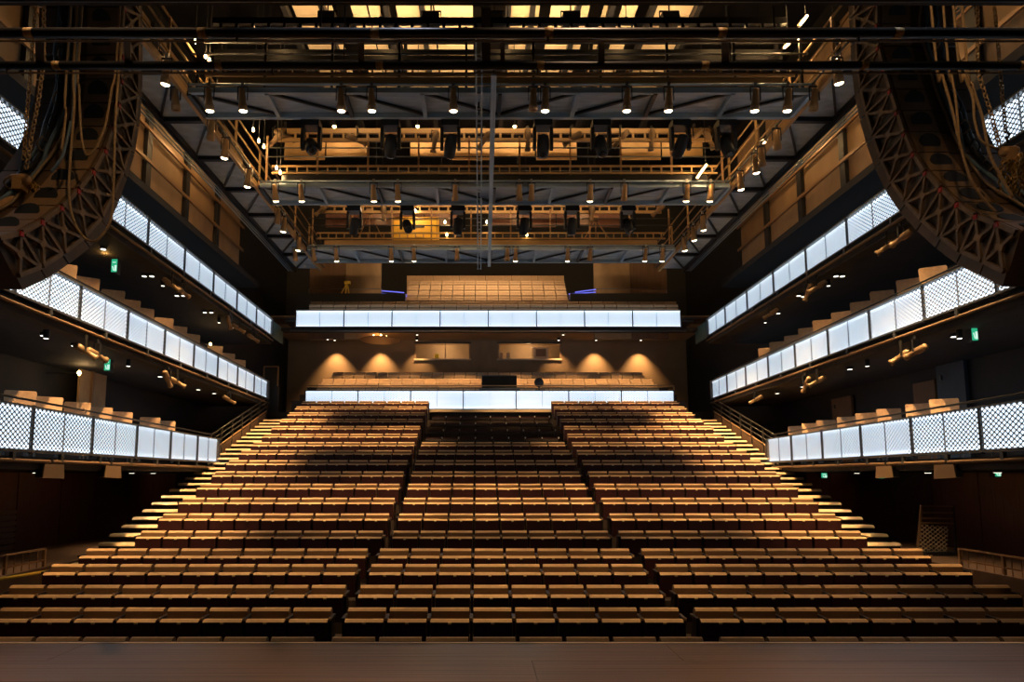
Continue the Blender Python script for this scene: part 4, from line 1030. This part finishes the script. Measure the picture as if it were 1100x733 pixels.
for side, A in ARR.items():
    s = A['s']; X = s*5.0; N = 17 if s > 0 else 16
    R = [P(p.x, p.y, X=X) for p in resample(A['rear'], N)]; Fp = [P(p.x, p.y, X=X) for p in resample(A['front'], N)]
    # keep a real cabinet depth
    Fr = []
    for r_, f_ in zip(R, Fp):
        d = f_-r_; d.x = 0; L = d.length; Fr.append(r_ + d/L*max(.55, min(.85, L)))
    root = thing('line_array', f'curved brown line array of loudspeakers hanging at the upper {side}', 'loudspeaker', R[0])
    for i in range(N-1):
        r0, r1, f0, f1 = R[i], R[i+1], Fr[i], Fr[i+1]
        g = .015
        r0, r1 = R[i].lerp(R[i+1], .03), R[i].lerp(R[i+1], .97); f0, f1 = Fr[i].lerp(Fr[i+1], .03), Fr[i].lerp(Fr[i+1], .97)
        m0, m1 = r0.lerp(f0, .72), r1.lerp(f1, .72)
        xa, xb = X, X+s*1.05
        cb = obj('cabinet', quad_prism('cabinet', [(r0.y, r0.z), (m0.y, m0.z), (m1.y, m1.z), (r1.y, r1.z)], xa+s*.03, xb, 'spk_brown'), root)
        INV[cb.name] = Vector(root.location)*0 + INV[root.name]*0
        def sub(name, me):
            o = obj(name, me); o.parent = cb; o.matrix_parent_inverse = Matrix.Identity(4); return o
        def subbar(name, p, q, wv, hv, mm, off=0.0):
            bm = bmesh.new(); p, q = Vector(p), Vector(q); bm_bar(bm, p, q, wv, hv, up=Vector((1, 0, 0))); return sub(name, mesh(name, bm, mm))
        sub('baffle', quad_prism('baffle', [(m0.y, m0.z), (f0.y, f0.z), (f1.y, f1.z), (m1.y, m1.z)], xa+s*.01, xb-s*.02, 'spk_brown'))
        xs_ = X-s*.012
        def on(u, v): p = r0.lerp(m0, u).lerp(r1.lerp(m1, u), v); return Vector((xs_, p.y, p.z))
        subbar('brace', on(.08, .08), on(.95, .9), .035, .03, 'spk_steel'); subbar('brace', on(.08, .92), on(.95, .1), .035, .03, 'spk_steel')
        subbar('rim', on(0, .03), on(0, .97), .05, .035, 'spk_steel'); subbar('rim', on(1, .03), on(1, .97), .045, .035, 'spk_steel')
        subbar('divider', on(0, .02), on(1, .02), .035, .03, 'spk_steel')
        c = on(.5, .5); subbar('handle', on(.42, .5), on(.58, .5), .10, .035, 'spk_plate')
        c = on(.02, .06); bm = bmesh.new(); bm_box(bm, (c.x-.03, c.y-.025, c.z-.025), (c.x+.03, c.y+.025, c.z+.025)); sub('pin', mesh('pin', bm, 'red_pin'))
        # rear plate with a round grille
        tz = (r1-r0).normalized(); nn = (r0-m0).normalized()
        L = (r1-r0).length
        pr = [(r0+nn*.004), (r0+nn*.02), (r1+nn*.02), (r1+nn*.004)]
        sub('rear_plate', quad_prism('rear_plate', [(p.y, p.z) for p in pr], xa+s*.04, xa+s*.42, 'spk_plate'))
        bm = bmesh.new(); bm_lathe(bm, [(min(L*.40, .13), 0), (min(L*.40, .13), .012)], 14)
        me = mesh('round_grille', bm, 'black'); o = sub('round_grille', me)
        cc = (r0+r1)/2 + nn*.018; o.location = (xa+s*.24, cc.y, cc.z); o.rotation_euler = nn.to_track_quat('Z', 'X').to_euler()
    # top frame and hoist chains up to the roof
    top = R[0]; box('flying_frame', (min(X, X+s*1.05), top.y-.1, top.z+.0), (max(X, X+s*1.05), Fr[0].y+.1, top.z+.09), 'black_metal', root)
    for dx in (.2, .85): tube('lifting_chain', [(X+s*dx, top.y+.3, top.z+.09), (X+s*dx, top.y+.3, 17.99)], .02, 'chain', root)
    # cable loom along the rear
    offs = [(.62, .05, 'cable_blue', .022), (.70, .06, 'cable', .03), (.55, .05, 'cable_grey', .016), (.78, .05, 'cable_blue', .018)]
    for k, (dx, dn, mm, rr) in enumerate(offs):
        pts = []
        for i in range(N):
            a, b = R[i], Fr[i]; nn = (a-b).normalized(); pts.append(Vector((X+s*(dx+.02*math.sin(i*2.3+k)), a.y, a.z)) + nn*(dn+.02*math.sin(i*1.7+k*2)))
        tube('cable_loom', smooth_path(pts, 4), rr, mm, root)
    for i in range(4, N-1):
        a, b = R[i], Fr[i]; nn = (a-b).normalized(); tt = (R[i]-R[i-1]).normalized()
        c = Vector((X+s*.66, a.y, a.z)) + nn*.06
        lp = [c + nn*.11*math.sin(math.pi*k/8)*1.3 + tt*.09*math.cos(math.pi*k/8) + Vector((s*.03*math.sin(k), 0, 0)) for k in range(9)]
        tube('cable_loop', lp, .010, 'cable_grey' if i % 2 else 'cable', root)
# ------------------------------------------------------------------ chain hoists, chains and ropes near the arrays
def link_mesh():
    bm = bmesh.new(); n, k = 8, 4; rings = []
    for i in range(n):
        a = 2*math.pi*i/n; c = Vector((.016*math.cos(a), 0, .026*math.sin(a))); rad = Vector((math.cos(a), 0, math.sin(a)))
        rings.append([bm.verts.new(c + rad*.007*math.cos(2*math.pi*j/k) + Vector((0, .007*math.sin(2*math.pi*j/k), 0))) for j in range(k)])
    for i in range(n):
        for j in range(k): bm.faces.new((rings[i][j], rings[(i+1) % n][j], rings[(i+1) % n][(j+1) % k], rings[i][(j+1) % k]))
    return mesh('chain_link', bm, 'chain', True)
LINK = link_mesh()
def chain_obj(name, pts, parent, sc=1.0, mm=None):
    """a run of chain links as one mesh"""
    pts = [Vector(p) for p in pts]; V = [v.co.copy() for v in LINK.vertices]; Fc = [list(p.vertices) for p in LINK.polygons]
    vs, fs = [], []; acc = 0; step = .040*sc; tgl = 0
    for a, b in zip(pts, pts[1:]):
        L = (b-a).length; d = (b-a)/max(L, 1e-6)
        q = d.to_track_quat('Z', 'X').to_matrix(); t_ = acc
        while t_ < L:
            Rz = Matrix.Rotation(math.pi/2*(tgl % 2), 3, 'Z'); o = len(vs)
            vs += [a + d*t_ + q @ (Rz @ (v*sc)) for v in V]; fs += [[o+x for x in f] for f in Fc]; t_ += step; tgl += 1
        acc = t_-L
    me = bpy.data.meshes.new(name); me.from_pydata(vs, [], fs); me.materials.append(M[mm or 'chain'])
    for p in me.polygons: p.use_smooth = True
    return obj(name, me, parent)
def hoist(side, px_, py_, X, heap):
    q = P(px_, py_, X=X); s = -1 if side == 'left' else 1
    t = thing('chain_hoist', f'ochre chain hoist with a hanging heap of chain at the {side} edge', 'hoist', q)
    bm = bmesh.new(); bm_lathe(bm, [(.03, -.10), (.06, -.085), (.066, .06), (.055, .085), (.03, .10)], 12, 'x'); obj('motor', mesh('motor', bm, 'hoist', True), t, q)
    box('gear_box', (q.x-.05, q.y-.06, q.z-.13), (q.x+.05, q.y+.06, q.z+.03), 'hoist', t)
    tube('hook', [q+Vector((0, 0, .1)), q+Vector((0, .02, .18)), q+Vector((.04, .02, .22)), q+Vector((0, .02, .27))], .014, 'black_metal', t)
    rr = random.Random(3); o_all = []
    bot = P(*heap[1], X=X); top = P(*heap[0], X=X)
    for k in range(15):
        dx = rr.uniform(-1, 1); dy = rr.uniform(-.10, .10); pts = []
        n = 9
        for i in range(n+1):
            f = i/n; wdt = (.10+.10*math.sin(math.pi*min(1, f*1.15))) * (1-.55*f*f)
            c = top.lerp(bot, f*(.82+.18*rr.random()))
            pts.append(c + Vector((dx*wdt + rr.uniform(-.02, .02), dy*(1-f*.5)+rr.uniform(-.02, .02), 0)))
        c_ = chain_obj('chain_strand', pts, t, 1.25)
    chain_obj('lifting_chain', [q+Vector((0, .02, .27)), (q.x, q.y+.02, 17.9)], t, 1.2)
    return t
hoist('left', 22, 193, -5.55, ((31, 200), (29, 268)))
hoist('right', 1084, 163, 5.75, ((1090, 172), (1093, 262)))
bt = thing('lifting_bracket', 'curved ochre lifting arm beside the chain hoist at the left edge', 'bracket', P(10, 215, X=-5.6))
tube('arm', smooth_path([P(-14, 232, X=-5.6), P(2, 219, X=-5.6), P(14, 214, X=-5.6), P(24, 217, X=-5.6)], 5), .035, 'hoist', bt)
bar('strut', P(-14, 232.5, X=-5.6), P(26, 232, X=-5.6), .04, .05, 'hoist', bt)
ROPES = [('left', 'rope', .012, [(127, 38), (120, 95), (113, 135), (104, 157), (95, 167), (90, 160), (87, 140), (85, 95), (86, 40)], 'grey cable hanging in a short loop before the left line array'),
         ('left', 'rope', .013, [(131, 40), (128, 75), (124, 130), (122, 200), (119, 236), (108, 255), (97, 259), (86, 250), (77, 230), (74, 205), (76, 165), (80, 110), (81, 40)], 'grey cable hanging in a long loop before the left line array'),
         ('left', 'rope', .012, [(72, 68), (71, 120), (66, 162)], 'short straight cable hanging beside the left line array'),
         ('left', 'cable_blue', .014, [(80, 100), (76, 130), (72, 150), (66, 170), (55, 185)], 'bluish cable hanging behind the loops at the left line array'),
         ('right', 'rope', .012, [(1003, 40), (1012, 80), (1022, 115), (1030, 150), (1041, 188), (1055, 212), (1070, 228)], 'tan rope hanging nearest to the right line array'),
         ('right', 'rope', .011, [(1016, 40), (1022, 80), (1027, 110), (1031, 160)], 'thin tan rope hanging second from the right line array'),
         ('right', 'rope', .012, [(1027, 40), (1036, 80), (1045, 105), (1047, 130), (1055, 152), (1072, 160)], 'tan rope bending towards the chain hoist on the right'),
         ('right', 'rope', .013, [(1036, 40), (1044, 90), (1055, 125), (1063, 165), (1077, 193), (1088, 212)], 'long tan rope passing behind the chain hoist on the right')]
for side, mm, r_, pts, lab in ROPES:
    X = -4.85 if side == 'left' else 5.45
    Y = 6.6 if side == 'left' else 6.0
    q = [P(x, y, Y=Y-.002*i) for i, (x, y) in enumerate(pts)]
    q.insert(0, Vector((q[0].x, q[0].y, 12.0)))
    if pts[-1][1] < 60: q.append(Vector((q[-1].x, q[-1].y, 12.0)))
    top_ = q[0] + Vector((0, 0, 0))
    tag(tube('rope' if mm == 'rope' else 'cable', smooth_path(q, 5), r_, mm), lab, 'rope' if mm == 'rope' else 'cable')
for side, pts, lab in [('left', [(47, 66), (41, 110), (35, 140), (28, 182)], 'rusty chain hanging down to the left chain hoist'), ('right', [(1050, 76), (1064, 120), (1074, 158)], 'rusty chain hanging down to the right chain hoist')]:
    t = thing('chain', lab, 'chain', P(*pts[0], Y=6.2)); chain_obj('links', [P(pts[0][0], -60, Y=6.2)] + [P(*p, Y=6.2) for p in pts], t, 1.2, 'rope')

# ------------------------------------------------------------------ fittings under the balconies
def exit_sign(px_, py_, X, label, wpx=5, hpx=8, Y=None):
    q = P(px_, py_, X=X) if Y is None else P(px_, py_, Y=Y)
    dep = (q-CAM).dot(Vector((0, CP, SP))); w_, h_ = wpx/F*dep, hpx/F*dep
    t = thing('exit_sign', label, 'exit sign', q)
    s = 1 if q.x > 0 else -1
    box('housing', (q.x-.03, q.y-w_*.6-.02, q.z-h_*.5-.02), (q.x+.03, q.y+w_*.6+.02, q.z+h_*.5+.02), 'black', t)
    box('face_plate', (q.x-w_/2, q.y-w_*.6-.03, q.z-h_*.5), (q.x+w_/2, q.y-w_*.6-.02, q.z+h_*.5), 'exit_green', t)
    fy = q.y-w_*.6-.034
    # running figure, door and arrow marks
    box('door_mark', (q.x+w_*.08, fy-.002, q.z-h_*.42), (q.x+w_*.42, fy+.004, q.z+h_*.02), 'exit_white', t)
    bar('figure_body', (q.x-w_*.28, fy, q.z-h_*.05), (q.x-w_*.05, fy, q.z-h_*.40), .004, w_*.14, 'exit_white', t)
    bar('arrow_mark', (q.x-w_*.3, fy, q.z+h_*.25), (q.x+w_*.3, fy, q.z+h_*.25), .004, w_*.12, 'exit_white', t)
    tube('stem', [q+Vector((0, 0, h_*.5)), q+Vector((0, 0, h_*.5+.35))], .012, 'black', t)
for px_, py_, X, lab, hp in [(125.5, 287, -8.75, 'green exit sign under the upper left balcony', 14), (118, 393, -8.9, 'green exit sign under the middle left balcony', 12), (1043, 358, 8.62, 'green exit sign under the middle right balcony', 18), (1027.5, 118, 9.0, 'green exit sign high on the upper right wall', 7),
                             (883, 511, 9.6, 'small green exit sign below the lower right balcony, nearest the seats', 5), (944, 511, 9.6, 'small green exit sign in the middle below the lower right balcony', 6), (1068, 509, 9.6, 'dim green exit sign below the lower right balcony at far right', 6)]:
    exit_sign(px_, py_, X, lab, 6, hp)
# soffit downlights
def soffit_light(px_, py_, Z, k, where, lit=0):
    q = P(px_, py_, Z=Z) if Z > 3.5 else P(px_, py_, X=math.copysign(8.6, px_-PX))
    q.z = Z
    t = thing('soffit_light', f'small recessed ceiling light under the {where}, {ORD[k+1]} listed from the stage', 'lamp', q, f'recessed lights under the {where}')
    bm = bmesh.new(); bm_lathe(bm, [(.075, .0), (.075, .05)], 12); obj('trim_ring', mesh('trim_ring', bm, 'black_metal'), t, q)
    bm = bmesh.new(); bm_lathe(bm, [(.055, -.006), (.055, .0)], 12); obj('lens', mesh('lens', bm, 'lens_small'), t, q)
    if lit: light('SPOT', 'soffit_spot', q+Vector((0, 0, -.03)), lit, WARM2, t, .04, 110, .8, q+Vector((0, 0, -2)))
ZU, ZM, ZL = 2.7+6-.66-.30-.055, 2.7+3.65-.68-.30-.055, 2.7+1.095-.70-.30-.055
SOF = [('upper left balcony', ZU, [(111, 268), (155, 297), (163, 297), (190, 318), (197, 318), (220, 336), (227, 336), (250, 352)]),
       ('middle left balcony', ZM, [(47, 361), (80, 372), (172, 405), (213, 419), (230, 423)]),
       ('upper right balcony', ZU, [(898, 297), (905, 297), (863, 319), (858, 318), (830, 337), (836, 337)]),
       ('middle right balcony', ZM, [(1025, 362), (913, 397), (862, 416), (835, 423)]),
       ('lower right balcony', ZL, [(1070, 489), (996, 497), (920, 500)]), ('lower left balcony', ZL, [(40, 492), (142, 501), (165, 501)])]
for where, Z, lst in SOF:
    for k, (x, y) in enumerate(lst): soffit_light(x, y, Z, k, where, 60 if Z < 3.5 else 0)
for k, (x, y) in enumerate([(341, 360), (352, 360), (352, 365), (394, 360), (448, 360), (605, 360), (645, 360), (655, 360), (640, 364), (646, 364), (651, 364), (690, 364), (697, 364), (704, 364)]):
    soffit_light(x, y, ceil_z-.055, k, 'upper rear balcony', 0)
for k, x in enumerate((-6.2, -3.8, -1.3, 1.3, 3.8, 6.2)):  # added lamps that brighten the fronts of the rear stalls chairs
    q = Vector((x, 26.75, ceil_z-.06))
    t = thing('row_fill_lamp', f'added fill lamp over the rear stalls chairs, {ORD[k+1]} from left', 'lamp', q, 'added fill lamps over the rear stalls chairs')
    bm = bmesh.new(); bm_lathe(bm, [(.06, -.1), (.06, .06)], 10); obj('housing', mesh('housing', bm, 'black'), t, q)
    bm = bmesh.new(); bm_lathe(bm, [(.05, -.106), (.05, -.1)], 10); obj('lens', mesh('lens', bm, 'lens_small'), t, q)
    light('SPOT', 'row_fill', q+Vector((0, 0, -.12)), 800, WARM, t, .05, 70, .6, (x, 27.9, 6.6))
# added warm fill lamps under the soffits, brightening the box chairs
BOXL = [('lower', 'left', -1, (11.5, 14.5, 17.5)), ('lower', 'right', 1, (11.5, 14.5, 17.5)), ('middle', 'left', -1, (12, 16, 20)), ('middle', 'right', 1, (12, 16, 20))]
for lv, side, s, ysl in BOXL:
    for k, y in enumerate(ysl):
        zz = LEV['middle' if lv == 'lower' else 'upper']; z = zz['zt']-zz['h']-.34
        x = s*(max(fx(lv, y), fx('middle' if lv == 'lower' else 'upper', y))+.3)
        t = thing('box_fill_lamp', f'added fill lamp over the {lv} {side} box chairs, {ORD[k+1]} from the stage', 'lamp', (x, y, z), 'added fill lamps over the box chairs')
        bm = bmesh.new(); bm_lathe(bm, [(.05, -.12), (.055, .04)], 10); obj('housing', mesh('housing', bm, 'black'), t, (x, y, z))
        bm = bmesh.new(); bm_lathe(bm, [(.04, -.126), (.04, -.12)], 10); obj('lens', mesh('lens', bm, 'lens_small'), t, (x, y, z))
        light('SPOT', 'box_fill', (x, y, z-.14), 32, WARM, t, .04, 118, .6, (x+s*.35, y, z-2))
# lit doorway with wall lamp in the lower left box
a, b = P(84, 440, X=-10.5), P(115, 402, X=-10.5)
t = thing('doorway', 'ochre lit doorway panel in the lower left balcony', 'door', (-10.5, (a.y+b.y)/2, a.z))
box('door_leaf', (-10.56, a.y, a.z-.6), (-10.5, b.y, b.z), 'wall_tan', t); box('frame', (-10.5, a.y+(b.y-a.y)*.38, a.z-.6), (-10.44, a.y+(b.y-a.y)*.45, b.z), 'rail_brown', t)
q = P(85, 401, X=-10.2)
t = thing('wall_lamp', 'small bright wall lamp beside the ochre doorway in lower left balcony', 'lamp', q)
bm = bmesh.new(); bm_lathe(bm, [(.01, -.06), (.05, 0), (.02, .06)], 8); obj('bulb', mesh('bulb', bm, 'bulb', True), t, q); tube('bracket', [q, q+Vector((-.8, 0, 0))], .012, 'black', t)
light('POINT', 'wall_lamp_light', q+Vector((.12, 0, 0)), 8, WARM, t, .05)
q = P(113, 269, X=-9.0)
t = thing('wall_lamp', 'orange glowing lamp under the left line array', 'lamp', q)
bm = bmesh.new(); bm_lathe(bm, [(.01, -.05), (.06, 0), (.02, .05)], 8); obj('bulb', mesh('bulb', bm, 'bulb', True), t, q); tube('stem', [q, (q.x, q.y, ZU)], .012, 'black', t)
light('POINT', 'wall_lamp_light', q+Vector((0, 0, -.12)), 6, (1, .5, .12), t, .05)
q = P(226, 370, X=-9.6)
t = thing('wall_lamp', 'dim orange lamp behind the chairs of the middle left balcony', 'lamp', q)
bm = bmesh.new(); bm_lathe(bm, [(.01, -.05), (.05, 0), (.02, .05)], 8); obj('bulb', mesh('bulb', bm, 'bulb', True), t, q); tube('bracket', [q, (-10.98, q.y, q.z)], .012, 'black', t)
light('POINT', 'wall_lamp_light', q+Vector((.1, 0, -.1)), 6, WARM, t, .05)
# doors and panels seen inside the right boxes
for k, (x0, x1, y0, y1, mm, lab) in enumerate([(1008, 1036, 382, 410, 'door_blue', 'dark blue door in the lower right balcony, nearest the stage'), (984, 1005, 408, 440, 'wall_brown', 'brown panel beside the blue door in lower right balcony'),
        (895, 915, 425, 440, 'wall_brown', 'brown panel in the middle of lower right balcony')]):
    a, b = P(x0, y1, X=10.9), P(x1, y0, X=10.9)
    t = thing('door_panel', lab, 'door', (10.9, (a.y+b.y)/2, a.z)); box('leaf', (10.86, a.y, 2.995), (10.95, b.y, b.z), mm, t); box('handle', (10.82, a.y-.2, a.z), (10.86, a.y-.14, a.z+.12), 'alu_dark', t)
# spotlight clusters hung under the balcony fronts
CLU = [('upper', -1, [(184, 300), (196, 306), (246, 338), (256, 344), (272, 356)]), ('upper', 1, [(953, 248), (968, 243), (868, 305), (878, 300), (828, 333)]),
       ('middle', -1, [(92, 371), (104, 380), (180, 405), (190, 410), (246, 427)]), ('middle', 1, [(968, 365), (984, 363), (866, 407), (878, 402), (812, 428)])]
for lv, s, lst in CLU:
    side = 'left' if s < 0 else 'right'
    for k, (x, y) in enumerate(lst):
        a = (x-PX)/F; Y = 15.0; zc = LEV[lv]['zt']-LEV[lv]['h']-.57
        for _ in range(20): X = s*(fx(lv, Y)-.06); dep = (X-CAM.x)/a; Y = (dep-(zc-CAM.z)*SP)/CP
        profile(Vector((X, Y, zc)), 1.0+.3*math.sin(k*2.2), s*(.5+.5*math.cos(k*1.9)), f'spotlight clamped below the {lv} {side} balcony front, {ORD[k+1]} from the stage', 'spotlights under the balcony fronts', PRB, .8)
# small loudspeakers under the lower balconies
for s, xs in ((-1, (54, 118)), (1, (1018, 953))):
    for k, x in enumerate(xs):
        a = (x-PX)/F; Y = 12.0; zc = LEV['lower']['zt']-.70-.34
        for _ in range(20): X = s*(fx('lower', Y)-.06); dep = (X-CAM.x)/a; Y = (dep-(zc-CAM.z)*SP)/CP
        t = thing('small_loudspeaker', f'small tan loudspeaker under the lower {"left" if s < 0 else "right"} balcony, {"nearer" if k == 0 else "farther"} one', 'loudspeaker', (X, Y, zc))
        bm = bmesh.new(); bm_prism(bm, [(-.17, -.10), (.17, -.12), (.15, .12), (-.15, .13)], -.12, .12); o = obj('cabinet', mesh('cabinet', bm, 'lamp_tan'), t, (X, Y, zc))
        o.rotation_euler = (0, 0, s*.5)
        bm = bmesh.new(); bm_box(bm, (-.10, -.178, -.09), (.10, -.166, .10)); o = obj('grille', mesh('grille', bm, 'black'), t, (X, Y, zc)); o.rotation_euler = (0, 0, s*.5)
        bar('bracket', (X, Y, zc+.10), (X, Y, zc+.22), .05, .05, 'black_metal', t)

# added fill lamps on the stage bar, brightening the line arrays
for k, s in enumerate((-1, 1)):
    q = Vector((s*2.6, 3.4, 9.3)); tgt = Vector((s*5.1, 6.8, 5.2))
    t = thing('work_lamp', f'added fill lamp over the stage turned to the {"left" if s < 0 else "right"} line array', 'lamp', q)
    rot = (tgt-q).to_track_quat('-Z', 'Y').to_euler()
    for nm in ('can_body', 'lens'):
        o = bpy.data.objects.new(nm, CAN[nm]); COL.objects.link(o); o.parent = t; o.rotation_euler = rot
    tube('stem', [q+Vector((0, 0, .1)), (q.x, q.y-.2, 9.85)], .02, 'black', t)
    light('SPOT', 'work_light', q+(tgt-q).normalized()*.06, 260, WARM, t, .06, 44, .9, tgt)
